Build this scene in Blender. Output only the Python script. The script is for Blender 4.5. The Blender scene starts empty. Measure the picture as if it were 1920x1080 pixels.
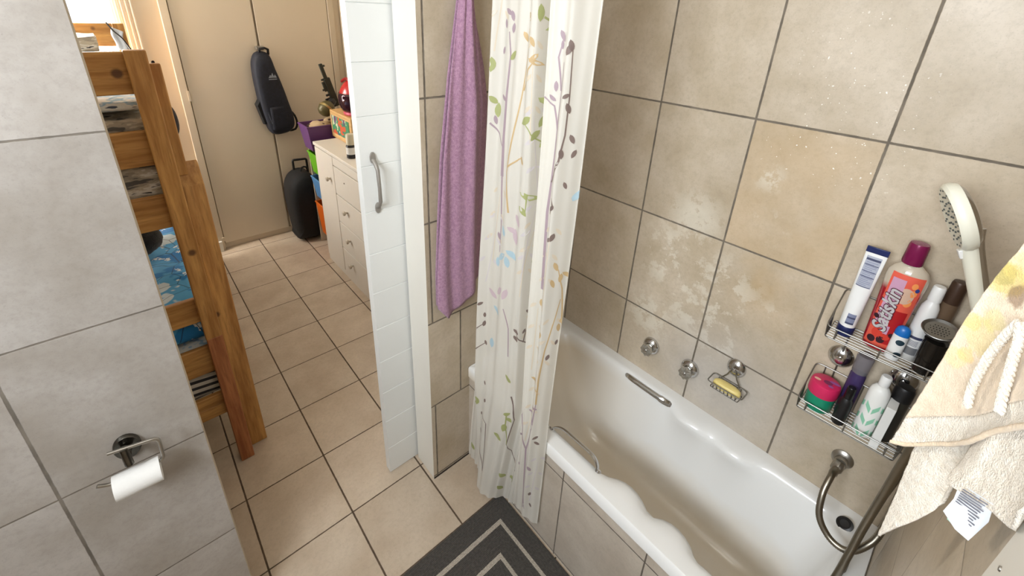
import bpy, bmesh, math, random
from mathutils import Vector, Matrix, noise
SC = bpy.context.scene
COL = SC.collection
random.seed(7)

# ------------------------------------------------------------------ camera, world, lights, exposure
CAM_LOC = (-0.0259, 0.0750, 2.0329)
RIGHT = (0.75518, -0.65453, 0.03586)
DOWN = (-0.23141, -0.31738, -0.91963)
FWD = (0.61331, 0.68619, -0.39115)
cam = bpy.data.cameras.new('camera')
cam.sensor_width = 36.0
cam.lens = 819.25 / 1920 * 36
cam.shift_x = (960 - 944.59) / 1920
cam.shift_y = (375.16 - 540) / 1920
cam.clip_start = 0.02
cob = bpy.data.objects.new('camera', cam)
COL.objects.link(cob)
m = Matrix.Identity(4)
for i in range(3):
    m[i][0] = RIGHT[i]; m[i][1] = -DOWN[i]; m[i][2] = -FWD[i]; m[i][3] = CAM_LOC[i]
cob.matrix_world = m
SC.camera = cob

wd = bpy.data.worlds.new('daylight'); SC.world = wd; wd.use_nodes = True
bg = wd.node_tree.nodes['Background']
bg.inputs[0].default_value = (0.86, 0.93, 1.0, 1)
bg.inputs[1].default_value = 4.0

def area(name, loc, direction, sx, sy, power, color):
    l = bpy.data.lights.new(name, 'AREA'); l.shape = 'RECTANGLE'; l.size = sx; l.size_y = sy
    l.energy = power; l.color = color
    o = bpy.data.objects.new(name, l); COL.objects.link(o)
    o.location = loc
    o.rotation_euler = Vector(direction).to_track_quat('-Z', 'Y').to_euler()
    return o
# daylight through the bathroom window (left of the camera) and through the bedroom window beyond the bunk bed
area('bathroom_window_light', (-1.26, 0.20, 2.32), (1, 0.02, -0.02), 1.05, 0.54, 66, (0.88, 0.94, 1.0))
area('bedroom_window_light', (-0.45, 4.24, 1.62), (0.45, -1, -0.30), 0.95, 1.3, 155, (1.0, 0.95, 0.88))
area('ceiling_fill_light', (0.35, 0.35, 2.70), (0, 0, -1), 0.4, 0.4, 3.0, (1.0, 0.95, 0.88))  # unseen fill added under the ceiling to stand in for bounce

SC.view_settings.view_transform = 'Standard'
SC.view_settings.look = 'None'
SC.view_settings.gamma = 1.0
SC.view_settings.use_curve_mapping = False
SC.view_settings.exposure = -0.07
try:
    SC.cycles.use_denoising = True
    SC.cycles.max_bounces = 8
    SC.cycles.caustics_reflective = False
    SC.cycles.caustics_refractive = False
except Exception:
    pass

# ------------------------------------------------------------------ helpers
def lin(c):
    return tuple(((v / 255) / 12.92 if v / 255 <= 0.04045 else ((v / 255 + 0.055) / 1.055) ** 2.4) for v in c) + (1,)

class Build:
    def __init__(s): s.v = []; s.f = []; s.m = []; s.s = []
    def add(s, vs, fs, mat=0, smooth=True):
        o = len(s.v); s.v += [tuple(p) for p in vs]
        for f in fs:
            s.f.append([i + o for i in f]); s.m.append(mat); s.s.append(smooth)
        return s
    def box(s, x0, x1, y0, y1, z0, z1, mat=0, rot=None, at=None):
        vs = [Vector((x, y, z)) for x in (x0, x1) for y in (y0, y1) for z in (z0, z1)]
        if rot is not None:
            c = Vector(at) if at else Vector(((x0 + x1) / 2, (y0 + y1) / 2, (z0 + z1) / 2))
            vs = [rot @ (p - c) + c for p in vs]
        return s.add(vs, [(0, 1, 3, 2), (4, 6, 7, 5), (0, 4, 5, 1), (2, 3, 7, 6), (0, 2, 6, 4), (1, 5, 7, 3)], mat, False)
    def tube(s, path, r, seg=10, closed=False, mat=0, cap=True):
        P = [Vector(p) for p in path]; n = len(P)
        R = r if isinstance(r, (list, tuple)) else [r] * n
        t = []
        for i in range(n):
            a = P[(i - 1) % n] if closed or i > 0 else P[i]
            b = P[(i + 1) % n] if closed or i < n - 1 else P[i]
            t.append((b - a).normalized())
        up = Vector((0, 0, 1)) if abs(t[0].z) < 0.9 else Vector((1, 0, 0))
        nrm = t[0].cross(up).normalized(); vs = []
        for i in range(n):
            nrm = (nrm - t[i] * nrm.dot(t[i])).normalized(); bn = t[i].cross(nrm)
            for k in range(seg):
                a = 2 * math.pi * k / seg
                vs.append(P[i] + (nrm * math.cos(a) + bn * math.sin(a)) * R[i])
        fs = []
        for i in range(n if closed else n - 1):
            j = (i + 1) % n
            for k in range(seg):
                l = (k + 1) % seg
                fs.append((i * seg + k, i * seg + l, j * seg + l, j * seg + k))
        if not closed and cap:
            fs.append(tuple(range(seg))[::-1]); fs.append(tuple((n - 1) * seg + k for k in range(seg)))
        return s.add(vs, fs, mat)
    def lathe(s, prof, center, axis=(0, 0, 1), seg=28, sx=1, sy=1, mat=0, side=None):
        ax = Vector(axis).normalized()
        a = Vector(side) if side else (Vector((1, 0, 0)) if abs(ax.x) < 0.9 else Vector((0, 1, 0)))
        a = (a - ax * a.dot(ax)).normalized(); b = ax.cross(a); c = Vector(center); vs = []
        for r, h in prof:
            for k in range(seg):
                t = 2 * math.pi * k / seg
                vs.append(c + ax * h + a * (r * sx * math.cos(t)) + b * (r * sy * math.sin(t)))
        fs = []
        for i in range(len(prof) - 1):
            for k in range(seg):
                l = (k + 1) % seg
                fs.append((i * seg + k, i * seg + l, (i + 1) * seg + l, (i + 1) * seg + k))
        if prof[0][0] > 1e-6: fs.append(tuple(range(seg))[::-1])
        if prof[-1][0] > 1e-6: fs.append(tuple((len(prof) - 1) * seg + k for k in range(seg)))
        return s.add(vs, fs, mat)
    def loft(s, rings, mat=0, cap0=True, cap1=True, smooth=True):
        n = len(rings[0]); vs = [p for r in rings for p in r]; fs = []
        for i in range(len(rings) - 1):
            for k in range(n):
                l = (k + 1) % n
                fs.append((i * n + k, i * n + l, (i + 1) * n + l, (i + 1) * n + k))
        if cap0: fs.append(tuple(range(n))[::-1])
        if cap1: fs.append(tuple((len(rings) - 1) * n + k for k in range(n)))
        return s.add(vs, fs, mat, smooth)
    def sheet(s, g, mat=0, smooth=True):
        nu, nv = len(g), len(g[0]); vs = [p for r in g for p in r]
        fs = [(i * nv + j, (i + 1) * nv + j, (i + 1) * nv + j + 1, i * nv + j + 1) for i in range(nu - 1) for j in range(nv - 1)]
        return s.add(vs, fs, mat, smooth)
    def prism(s, poly, depth, mat=0, smooth=False):
        n = len(poly); d = Vector(depth)
        vs = [Vector(p) for p in poly] + [Vector(p) + d for p in poly]
        fs = [tuple(range(n))[::-1], tuple(range(n, 2 * n))] + [(k, (k + 1) % n, n + (k + 1) % n, n + k) for k in range(n)]
        return s.add(vs, fs, mat, smooth)
    def make(s, name, mats, parent=None, bevel=0, solid=0, sub=0, sharp=38, weld=True):
        me = bpy.data.meshes.new(name)
        me.from_pydata(s.v, [], s.f)
        for p, mi, sm in zip(me.polygons, s.m, s.s):
            p.material_index = mi; p.use_smooth = sm
        bm = bmesh.new(); bm.from_mesh(me)
        if weld: bmesh.ops.remove_doubles(bm, verts=bm.verts, dist=1e-6)
        bmesh.ops.recalc_face_normals(bm, faces=bm.faces)
        bm.to_mesh(me); bm.free()
        for mt in (mats if isinstance(mats, (list, tuple)) else [mats]): me.materials.append(mt)
        try: me.set_sharp_from_angle(angle=math.radians(sharp))
        except Exception: pass
        o = bpy.data.objects.new(name, me); COL.objects.link(o)
        if solid:
            md = o.modifiers.new('thickness', 'SOLIDIFY'); md.thickness = solid; md.offset = 0
        if bevel:
            md = o.modifiers.new('bevel', 'BEVEL'); md.width = bevel; md.segments = 2; md.limit_method = 'ANGLE'
            md.angle_limit = math.radians(50)
        if sub:
            md = o.modifiers.new('smooth', 'SUBSURF'); md.levels = sub; md.render_levels = sub
        if parent: attach(o, parent)
        return o

def attach(o, parent):
    o.parent = parent
    off = Vector(parent.location) if parent.parent is None else Vector((0, 0, 0))   # parts are modelled in world space
    o.matrix_parent_inverse = Matrix.Translation(-off)

def tag(o, label, cat, group=None):
    o['label'] = label; o['category'] = cat
    if group: o['group'] = group
    return o

def thing(name, label, cat, loc, group=None):
    o = bpy.data.objects.new(name, None); COL.objects.link(o)
    o.location = loc; o.empty_display_size = 0.05
    return tag(o, label, cat, group)

def struct(o):
    o['kind'] = 'structure'; return o

def text_mesh(name, body, size, origin, xdir, ydir, mat, parent, extrude=0.0003, shear=0.0, bold=0.0):
    c = bpy.data.curves.new(name, 'FONT'); c.body = body; c.size = size; c.extrude = extrude; c.shear = shear
    c.offset = bold; c.align_x = 'LEFT'
    tmp = bpy.data.objects.new('tmp', c); COL.objects.link(tmp)
    dg = bpy.context.evaluated_depsgraph_get()
    me = bpy.data.meshes.new_from_object(tmp.evaluated_get(dg))
    bpy.data.objects.remove(tmp)
    X = Vector(xdir).normalized(); Y = Vector(ydir).normalized(); Z = X.cross(Y)
    O = Vector(origin)
    for v in me.vertices: v.co = O + X * v.co.x + Y * v.co.y + Z * v.co.z
    me.materials.clear(); me.materials.append(mat)
    o = bpy.data.objects.new(name, me); COL.objects.link(o); attach(o, parent)
    return o

# ------------------------------------------------------------------ materials
class NT:
    def __init__(s, name):
        s.mat = bpy.data.materials.new(name); s.mat.use_nodes = True
        s.t = s.mat.node_tree; s.b = s.t.nodes['Principled BSDF']; s.out = s.t.nodes['Material Output']
        s._c = None
    def n(s, kind, **kw):
        x = s.t.nodes.new(kind)
        for k, v in kw.items(): setattr(x, k, v)
        return x
    def l(s, a, b): s.t.links.new(a, b)
    def coord(s):
        if s._c is None: s._c = s.n('ShaderNodeTexCoord').outputs['Object']
        return s._c
    def val(s, sock, x):
        if hasattr(x, 'is_linked'): s.l(x, sock)
        else: sock.default_value = x
    def math(s, op, a, b=0.0, c=0.0):
        x = s.n('ShaderNodeMath', operation=op)
        s.val(x.inputs[0], a); s.val(x.inputs[1], b); s.val(x.inputs[2], c)
        return x.outputs[0]
    def ramp(s, x, lo, hi, a=0.0, b=1.0):
        r = s.n('ShaderNodeMapRange'); s.val(r.inputs[0], x)
        r.inputs[1].default_value = lo; r.inputs[2].default_value = hi
        r.inputs[3].default_value = a; r.inputs[4].default_value = b
        return r.outputs[0]
    def mix(s, f, a, b, mode='MIX'):
        x = s.n('ShaderNodeMix', data_type='RGBA', blend_type=mode)
        s.val(x.inputs[0], f); s.val(x.inputs[6], a); s.val(x.inputs[7], b)
        return x.outputs[2]
    def noise(s, scale, detail=3, rough=0.55, vec=None, stretch=None):
        x = s.n('ShaderNodeTexNoise'); x.inputs['Scale'].default_value = scale
        x.inputs['Detail'].default_value = detail; x.inputs['Roughness'].default_value = rough
        v = vec if vec is not None else s.coord()
        if stretch:
            mp = s.n('ShaderNodeMapping'); mp.inputs['Scale'].default_value = stretch; s.l(v, mp.inputs[0]); v = mp.outputs[0]
        s.l(v, x.inputs['Vector'])
        return x.outputs['Fac']
    def bump(s, h, strength=0.3, dist=0.002):
        x = s.n('ShaderNodeBump'); x.inputs['Strength'].default_value = strength; x.inputs['Distance'].default_value = dist
        s.l(h, x.inputs['Height']); s.l(x.outputs[0], s.b.inputs['Normal'])
    def set(s, **kw):
        for k, v in kw.items(): s.val(s.b.inputs[k], v)
        return s

def plain(name, rgb, rough=0.5, metal=0.0, var=0.06, scale=30, bump=0.0, bscale=200, **kw):
    t = NT(name); c = lin(rgb)
    d = tuple(max(0, v * (1 - var * 2)) for v in c[:3]) + (1,)
    f = t.noise(scale, 3)
    t.set(**{'Base Color': t.mix(f, d, c), 'Roughness': rough, 'Metallic': metal})
    if bump: t.bump(t.noise(bscale, 2), bump, 0.002)
    t.set(**kw)
    return t.mat

def tile_mat(name, u, v, u0, su, v0, sv, light, dark, grout, gw=(0.0065, 0.0065), row_shift=None, stains=False, rough=0.42):
    t = NT(name)
    sp = t.n('ShaderNodeSeparateXYZ'); t.l(t.coord(), sp.inputs[0])
    U = sp.outputs['XYZ'.index(u)]; V = sp.outputs['XYZ'.index(v)]
    pv = t.math('DIVIDE', t.math('SUBTRACT', V, v0), sv); rv = t.math('FLOOR', pv)
    if row_shift:
        row, sh = row_shift
        eq = t.math('COMPARE', rv, float(row), 0.4)
        U = t.math('SUBTRACT', U, t.math('MULTIPLY', t.math('SUBTRACT', 1.0, eq), sh))
    pu = t.math('DIVIDE', t.math('SUBTRACT', U, u0), su); ru = t.math('FLOOR', pu)
    def edge(p, r, s):
        f = t.math('SUBTRACT', p, r)
        return t.math('MULTIPLY', t.math('MINIMUM', f, t.math('SUBTRACT', 1.0, f)), s)
    d = t.math('MINIMUM', t.math('SUBTRACT', edge(pu, ru, su), gw[0] / 2), t.math('SUBTRACT', edge(pv, rv, sv), gw[1] / 2))
    wob = t.math('MULTIPLY', t.math('SUBTRACT', t.noise(60, 2), 0.5), 0.002)
    d = t.math('ADD', d, wob)
    joint = t.ramp(d, -0.0008, 0.0008, 1, 0)
    cx = t.n('ShaderNodeCombineXYZ'); t.l(ru, cx.inputs[0]); t.l(rv, cx.inputs[1])
    wn = t.n('ShaderNodeTexWhiteNoise'); t.l(cx.outputs[0], wn.inputs[0])
    off = t.n('ShaderNodeVectorMath', operation='MULTIPLY_ADD'); t.l(wn.outputs['Color'], off.inputs[0])
    off.inputs[1].default_value = (7, 7, 7); t.l(t.coord(), off.inputs[2])
    big = t.ramp(t.noise(5.5, 4, 0.6, off.outputs[0]), 0.32, 0.68)
    fine = t.noise(70, 3, 0.7, off.outputs[0])
    base = t.mix(big, lin(dark), lin(light))
    base = t.mix(t.ramp(fine, 0.45, 0.75, 0, 0.32), base, tuple(x * 0.72 for x in lin(dark)[:3]) + (1,))
    speck = t.noise(260, 2, 0.6)
    base = t.mix(t.ramp(speck, 0.60, 0.74, 0, 0.28), base, tuple(x * 0.5 for x in lin(dark)[:3]) + (1,))
    tone = t.ramp(wn.outputs['Value'], 0, 1, 0.93, 1.04)
    hs = t.n('ShaderNodeHueSaturation'); t.l(tone, hs.inputs['Value']); t.l(base, hs.inputs['Color']); base = hs.outputs[0]
    rgh = rough
    if stains:
        # limescale bloom low on the wall above the taps, and a rusty tint on the tiles beside it
        def near(c, r0, r1):
            dn = t.n('ShaderNodeVectorMath', operation='DISTANCE'); t.l(t.coord(), dn.inputs[0]); dn.inputs[1].default_value = c
            return t.ramp(dn.outputs['Value'], r0, r1, 1, 0)
        ctile = t.math('MULTIPLY', t.math('COMPARE', ru, 0.0, 0.4), t.math('COMPARE', rv, 2.0, 0.4))
        tan = t.math('MAXIMUM', t.math('MULTIPLY', ctile, t.ramp(t.noise(5, 3), 0.22, 0.62, 0.35, 1.0)), t.math('MULTIPLY', near((1.493, 0.40, 1.22), 0.04, 0.20), t.ramp(t.noise(6, 3), 0.30, 0.60)))
        base = t.mix(t.math('MULTIPLY', tan, 0.34), base, lin((196, 162, 112)))
        blot = t.ramp(t.noise(11, 7, 0.72), 0.50, 0.55)
        zone = near((1.493, 0.74, 1.16), 0.08, 0.20)
        for c_, a_, b_ in (((1.493, 0.70, 1.36), 0.04, 0.13), ((1.493, 0.55, 1.14), 0.06, 0.16), ((1.493, 0.60, 1.02), 0.10, 0.20), ((1.493, 0.50, 1.58), 0.015, 0.06), ((1.493, 0.465, 1.42), 0.02, 0.075),
                           ((1.493, 0.80, 0.86), 0.05, 0.15), ((1.493, 0.52, 0.92), 0.04, 0.14), ((1.493, 0.36, 1.10), 0.02, 0.09)):
            zone = t.math('MAXIMUM', zone, near(c_, a_, b_))
        base = t.mix(t.math('MULTIPLY', t.math('MULTIPLY', blot, zone), 0.44), base, lin((226, 221, 206)))
        base = t.mix(t.math('MULTIPLY', near((1.493, 0.46, 0.72), 0.1, 0.34), 0.35), base, lin((198, 201, 206)))
        for c_, a_, b_ in (((1.493, 0.36, 1.93), 0.05, 0.20), ((1.493, 0.33, 1.74), 0.08, 0.20), ((1.493, 0.46, 1.70), 0.04, 0.12)):
            base = t.mix(t.math('MULTIPLY', t.ramp(t.noise(105, 1), 0.735, 0.75), near(c_, a_, b_)), base, lin((240, 238, 230)))
    gn = t.ramp(t.noise(14, 3), 0.4, 0.62)
    g2 = tuple(min(1, x * 1.55) for x in lin(grout)[:3]) + (1,)
    gc = t.mix(gn, lin(grout), g2)
    t.set(**{'Base Color': t.mix(joint, base, gc), 'Roughness': t.ramp(joint, 0, 1, rough, 0.85)})
    h = t.math('SUBTRACT', t.math('MULTIPLY', t.noise(120, 3), 0.12), joint)
    t.bump(h, 0.45, 0.003)
    return t.mat

def wood_mat(name, axis, a=(204, 154, 88), b=(158, 108, 52)):
    t = NT(name)
    st = {'x': (1.2, 14, 14), 'y': (14, 1.2, 14), 'z': (14, 14, 1.2)}[axis]
    g = t.noise(2.6, 4, 0.62, stretch=st)
    g2 = t.noise(9, 3, 0.6, stretch=st)
    base = t.mix(t.ramp(g, 0.36, 0.66), lin(b), lin(a))
    base = t.mix(t.ramp(g2, 0.52, 0.7, 0, 0.45), base, tuple(x * 0.62 for x in lin(b)[:3]) + (1,))
    vr = t.n('ShaderNodeTexVoronoi'); vr.inputs['Scale'].default_value = 5.5; t.l(t.coord(), vr.inputs['Vector'])
    base = t.mix(t.ramp(vr.outputs['Distance'], 0.07, 0.11, 0.85, 0), base, lin((74, 40, 18)))
    t.set(**{'Base Color': base, 'Roughness': 0.48}); t.bump(g2, 0.15, 0.002)
    return t.mat

def cloth_mat(name, a, b, scale=60, bumps=0.6, bscale=420, rough=0.95, sheen=0.25):
    t = NT(name)
    base = t.mix(t.ramp(t.noise(scale, 4, 0.7), 0.35, 0.65), lin(b), lin(a))
    t.set(**{'Base Color': base, 'Roughness': rough, 'Sheen Weight': sheen})
    t.bump(t.math('ADD', t.noise(bscale, 2), t.math('MULTIPLY', t.noise(scale, 3), 0.6)), bumps, 0.004)
    return t.mat

M = {}
W_L, W_D, GR = (202, 188, 168), (178, 162, 137), (98, 90, 79)
M['tile_right'] = tile_mat('bath_wall_tile', 'Y', 'Z', 0.251, 0.3345, 0.432, 0.441, W_L, W_D, GR, stains=True)
M['tile_front'] = tile_mat('towel_wall_tile', 'X', 'Z', 0.8451, 0.335, 0.0145, 0.441, W_L, W_D, GR, row_shift=(1, 0.2))
M['tile_left'] = tile_mat('partition_tile', 'X', 'Z', -0.361, 0.335, 0.0135, 0.441, (174, 168, 162), (152, 144, 135), (96, 89, 80), gw=(0.0066, 0.0042))
M['tile_near'] = tile_mat('near_wall_tile', 'X', 'Z', 0.967, 0.335, 0.0135, 0.441, W_L, W_D, (150, 140, 126), gw=(0.004, 0.004))
M['tile_panel'] = tile_mat('panel_tile', 'Y', 'Z', 0.713, 0.345, 0.0135, 0.441, (196, 186, 172), (176, 164, 149), (92, 84, 76), gw=(0.005, 0.005))
M['tile_floor'] = tile_mat('floor_tile', 'X', 'Y', -0.007, 0.34, 1.390, 0.3465, (204, 188, 168), (184, 166, 145), (74, 60, 46), gw=(0.0070, 0.0052), rough=0.36)
M['paint'] = plain('white_paint', (226, 222, 212), 0.55, var=0.03, scale=6, bump=0.1, bscale=60)
M['cream'] = plain('cream_paint', (222, 208, 186), 0.6, var=0.03, scale=5, bump=0.08, bscale=80)
M['edge'] = plain('plaster_edge', (196, 184, 164), 0.8, var=0.10, scale=40, bump=0.3)
M['ceil'] = plain('ceiling_white', (236, 232, 224), 0.8, var=0.02)
M['door_white'] = plain('door_white', (226, 227, 224), 0.42, var=0.02, scale=8)
M['ward'] = plain('wardrobe_cream', (220, 207, 186), 0.55, var=0.03, scale=4)
M['ward_frame'] = plain('wardrobe_frame', (214, 200, 178), 0.55, var=0.04, scale=10)
M['enamel'] = None
t = NT('bath_enamel')
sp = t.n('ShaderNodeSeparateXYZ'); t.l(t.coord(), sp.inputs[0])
tan_mix = t.math('MULTIPLY', t.ramp(t.math('ADD', sp.outputs[2], t.math('MULTIPLY', t.math('SUBTRACT', t.noise(7, 4), 0.5), 0.10)), 0.15, 0.34, 1, 0), 0.62)  # enamel turns tan towards the bottom and the far end
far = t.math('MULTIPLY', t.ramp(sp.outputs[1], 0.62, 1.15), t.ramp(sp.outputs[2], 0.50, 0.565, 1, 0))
tan_mix = t.math('MAXIMUM', tan_mix, t.math('MULTIPLY', far, 0.62))
t.set(**{'Base Color': t.mix(tan_mix, lin((232, 232, 230)), lin((206, 184, 146))), 'Roughness': 0.22, 'Coat Weight': 0.3})
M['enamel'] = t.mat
M['chrome'] = plain('chrome', (205, 205, 205), 0.16, 1.0, var=0.05)
M['wire'] = plain('rack_wire', (150, 148, 143), 0.42, 1.0, var=0.06)
M['steel'] = plain('brushed_steel', (176, 172, 165), 0.34, 1.0, var=0.08)
M['hose'] = plain('hose_steel', (150, 143, 130), 0.34, 1.0, var=0.1)
M['grey_plate'] = plain('grey_plate', (148, 142, 134), 0.5, 0.4)
M['black'] = plain('black_plastic', (22, 22, 24), 0.4)
M['white_pl'] = plain('white_plastic', (232, 232, 230), 0.35, var=0.01)
M['paper'] = plain('tissue_paper', (222, 220, 216), 0.95, var=0.02, bump=0.3, bscale=150)
M['card'] = plain('cardboard_core', (188, 160, 128), 0.9)
M['pine_z'] = wood_mat('pine_upright', 'z')
M['pine_x'] = wood_mat('pine_rail', 'x')
M['pine_y'] = wood_mat('pine_side_rail', 'y')
M['pine_red'] = wood_mat('pine_reddish', 'z', (184, 118, 72), (140, 80, 42))
M['purple_towel'] = cloth_mat('purple_terry', (178, 138, 160), (148, 108, 134), 110, 0.7, 420)
M['navy'] = cloth_mat('navy_nylon', (24, 28, 44), (14, 17, 28), 40, 0.3, 300, 0.7, 0.0)
M['black_cloth'] = cloth_mat('black_nylon', (18, 18, 20), (9, 9, 11), 40, 0.3, 300, 0.8, 0.0)
M['emblem'] = plain('grey_print', (150, 158, 170), 0.6)
M['dark_chrome'] = plain('dark_chrome', (120, 116, 108), 0.22, 1.0, var=0.35, scale=60)
M['drab'] = plain('drab_tile', (158, 144, 126), 0.5, var=0.08, scale=8)

# ------------------------------------------------------------------ the setting
XW, YW = 1.4928, 1.2925
CEIL = 2.75
struct(Build().box(-1.45, 1.80, -1.35, 4.75, -0.06, 0.0).make('floor', M['tile_floor']))
struct(Build().box(-1.45, 1.80, -1.35, 4.75, CEIL, CEIL + 0.05).make('ceiling', M['ceil']))
def tiled_wall(name, x0, x1, y0, y1, z0, z1, tile, other, face):
    """a wall block whose one face ('-x', '-y', '+y') is tiled and whose other faces are painted"""
    b = Build().box(x0, x1, y0, y1, z0, z1)
    b.m = [1] * 6
    b.m[{'-x': 0, '+x': 1, '-y': 2, '+y': 3}[face]] = 0
    return struct(b.make(name, [tile, other]))
tiled_wall('wall_right', XW, XW + 0.12, -0.25, 1.435, 0, CEIL, M['tile_right'], M['paint'], '-x')
tiled_wall('wall_front', 0.6888, XW, YW, 1.435, 0, CEIL, M['tile_front'], M['paint'], '-y')
tiled_wall('wall_left', -1.30, -0.0612, YW, 1.435, 0, CEIL, M['tile_left'], M['edge'], '-y')
tiled_wall('wall_lintel', -0.0612, 0.6888, YW, 1.435, 2.42, CEIL, M['tile_left'], M['paint'], '-y')
tiled_wall('wall_near', 0.622, XW, -0.25, -0.09, 0, CEIL, M['tile_near'], M['paint'], '+y')
struct(Build().box(0.50, 0.622, -0.25, -0.082, 0, CEIL).make('trim_1', M['paint'], bevel=0.004))
Bd = Build().lathe([(0.0, 0.0), (0.0036, 0.0), (0.003, 0.0015), (0, 0.002)], (0.589, -0.082, 1.490), (0, 1, 0), 12)
tag(Bd.make('screw', M['steel']), 'small screw head in the white board at the lower right corner', 'screw')
# window wall on the left of the bathroom, with an opening for the window
b = Build()
b.box(-1.45, -1.30, -1.35, -0.30, 0, CEIL).box(-1.45, -1.30, 0.90, 1.435, 0, CEIL)
b.box(-1.45, -1.30, -0.30, 0.90, 0, 1.72).box(-1.45, -1.30, -0.30, 0.90, 2.62, CEIL)
struct(b.make('wall_side', M['drab'], weld=False))
b = Build()
for z in (1.72, 2.15, 2.58): b.box(-1.42, -1.37, -0.30, 0.90, z, z + 0.04)
for y in (-0.30, 0.28, 0.86): b.box(-1.42, -1.37, y, y + 0.04, 1.72, 2.62)
struct(b.make('window_1', M['paint'], weld=False))
struct(Build().box(-1.45, 0.62, -1.47, -1.35, 0, CEIL).make('wall_rear', M['drab']))
struct(Build().box(0.50, 0.60, -1.35, -0.25, 0, CEIL).make('wall_rear_side', M['drab']))
# bedroom shell
struct(Build().box(1.66, 1.78, 1.435, 4.60, 0, CEIL).make('wall_bedroom_right', M['cream']))
struct(Build().box(-1.27, -1.15, 1.435, 4.60, 0, CEIL).make('wall_bedroom_left', M['cream']))
b = Build()
b.box(-1.15, -0.95, 4.30, 4.42, 0, CEIL).box(0.05, 0.345, 4.30, 4.42, 0, CEIL)
b.box(-0.95, 0.05, 4.30, 4.42, 0, 0.95).box(-0.95, 0.05, 4.30, 4.42, 2.35, CEIL)
struct(b.make('wall_bedroom_back', M['cream'], weld=False))
b = Build()
for x in (-0.95, -0.47, 0.01): b.box(x, x + 0.04, 4.35, 4.39, 0.95, 2.35)
for z in (0.95, 2.31): b.box(-0.95, 0.05, 4.35, 4.39, z, z + 0.04)
struct(b.make('window_2', M['paint'], weld=False))
gl = NT('window_glass'); gl.set(**{'Base Color': (1, 1, 1, 1), 'Roughness': 0.0, 'Transmission Weight': 1.0, 'IOR': 1.01, 'Alpha': 0.25})
struct(Build().box(-0.95, 0.05, 4.368, 4.372, 0.95, 2.35).make('window_3', gl.mat))
struct(Build().box(0.20, 0.378, 4.235, 4.262, 0, 0.095).make('baseboard_back', M['paint'], bevel=0.003))

# built-in wardrobe across the bedroom's back wall
w = thing('wardrobe', 'cream built-in wardrobe with two tall flat doors across the back of the bedroom', 'wardrobe', (0.97, 4.28, 0))
Build().box(0.345, 1.66, 4.31, 4.60, 0.0, CEIL).make('carcass', M['ward_frame'], w)
b = Build().box(0.345, 0.398, 4.262, 4.31, 0, CEIL - 0.002).box(1.552, 1.604, 4.268, 4.31, 0, CEIL - 0.002).box(1.604, 1.66, 4.285, 4.31, 0, CEIL - 0.002)
b.make('frame', M['ward_frame'], w, bevel=0.004, weld=False)
Build().box(0.403, 0.946, 4.278, 4.31, 0.055, CEIL - 0.004).make('door', M['ward'], w, bevel=0.003)
Build().box(0.962, 1.548, 4.278, 4.31, 0.055, CEIL - 0.004).make('door', M['ward'], w, bevel=0.003)
Build().box(0.398, 1.552, 4.296, 4.31, 0, 0.052).make('plinth', M['ward_frame'], w)
Build().box(0.390, 0.402, 4.255, 4.268, 1.32, 1.40).make('hinge', M['ward_frame'], w)
Build().box(0.385, 0.405, 4.255, 4.266, 0.085, 0.12).make('hinge', M['ward_frame'], w)
struct(Build().box(0.6888, 0.893, 1.2885, YW, 0, 0.006).make('trim_2', plain('dark_grout', (58, 48, 40), 0.9, var=0.2)))

# ------------------------------------------------------------------ sliding door
d = thing('sliding_door', 'white sliding panel door with horizontal grooves half drawn across the doorway', 'door', (0.75, 1.468, 0))
b = Build(); zs = [0.004] + [0.163 + 0.1715 * k for k in range(13)] + [2.40]
g = 0.0022
prof = []
for i, z in enumerate(zs):
    if i in (0, len(zs) - 1): prof.append((z, 0.0))
    else: prof += [(z - g, 0.0), (z, 0.0035), (z + g, 0.0)]
x0, x1, yf, yb = 0.5445, 1.34, 1.4475, 1.4860
vs = []; fs = []
for z, dd in prof: vs += [(x0, yf + dd, z), (x1, yf + dd, z), (x0, yb, z), (x1, yb, z)]
for i in range(len(prof) - 1):
    a = 4 * i; c = a + 4
    fs += [(a, a + 1, c + 1, c), (a + 2, c + 2, c + 3, a + 3), (a, c, c + 2, a + 2), (a + 1, a + 3, c + 3, c + 1)]
fs += [(0, 2, 3, 1), (len(vs) - 4, len(vs) - 3, len(vs) - 1, len(vs) - 2)]
b.add(vs, fs, 0, False)
b.make('panel', M['door_white'], d)
b = Build().box(0.590, 0.594, 1.4435, 1.4478, 1.34, 1.60)
h = Build()
def pill(cx, cz, r, rz):
    h.lathe([(0, -0.0045), (r * 0.9, -0.0045), (r, -0.002), (r, 0.002)], (cx, 1.4465, cz), (0, 1, 0), 20, 1, rz / r, side=(1, 0, 0))
pill(0.588, 1.563, 0.0105, 0.021); pill(0.592, 1.374, 0.0105, 0.021)
h.tube([(0.588, 1.445, 1.556), (0.589, 1.430, 1.545), (0.5895, 1.417, 1.525), (0.5905, 1.415, 1.46), (0.591, 1.417, 1.408), (0.5915, 1.430, 1.390), (0.592, 1.445, 1.381)], [0.0085, 0.0075, 0.0068, 0.0062, 0.0068, 0.0075, 0.0085], 10)
h.make('handle', M['grey_plate'], d)

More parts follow.
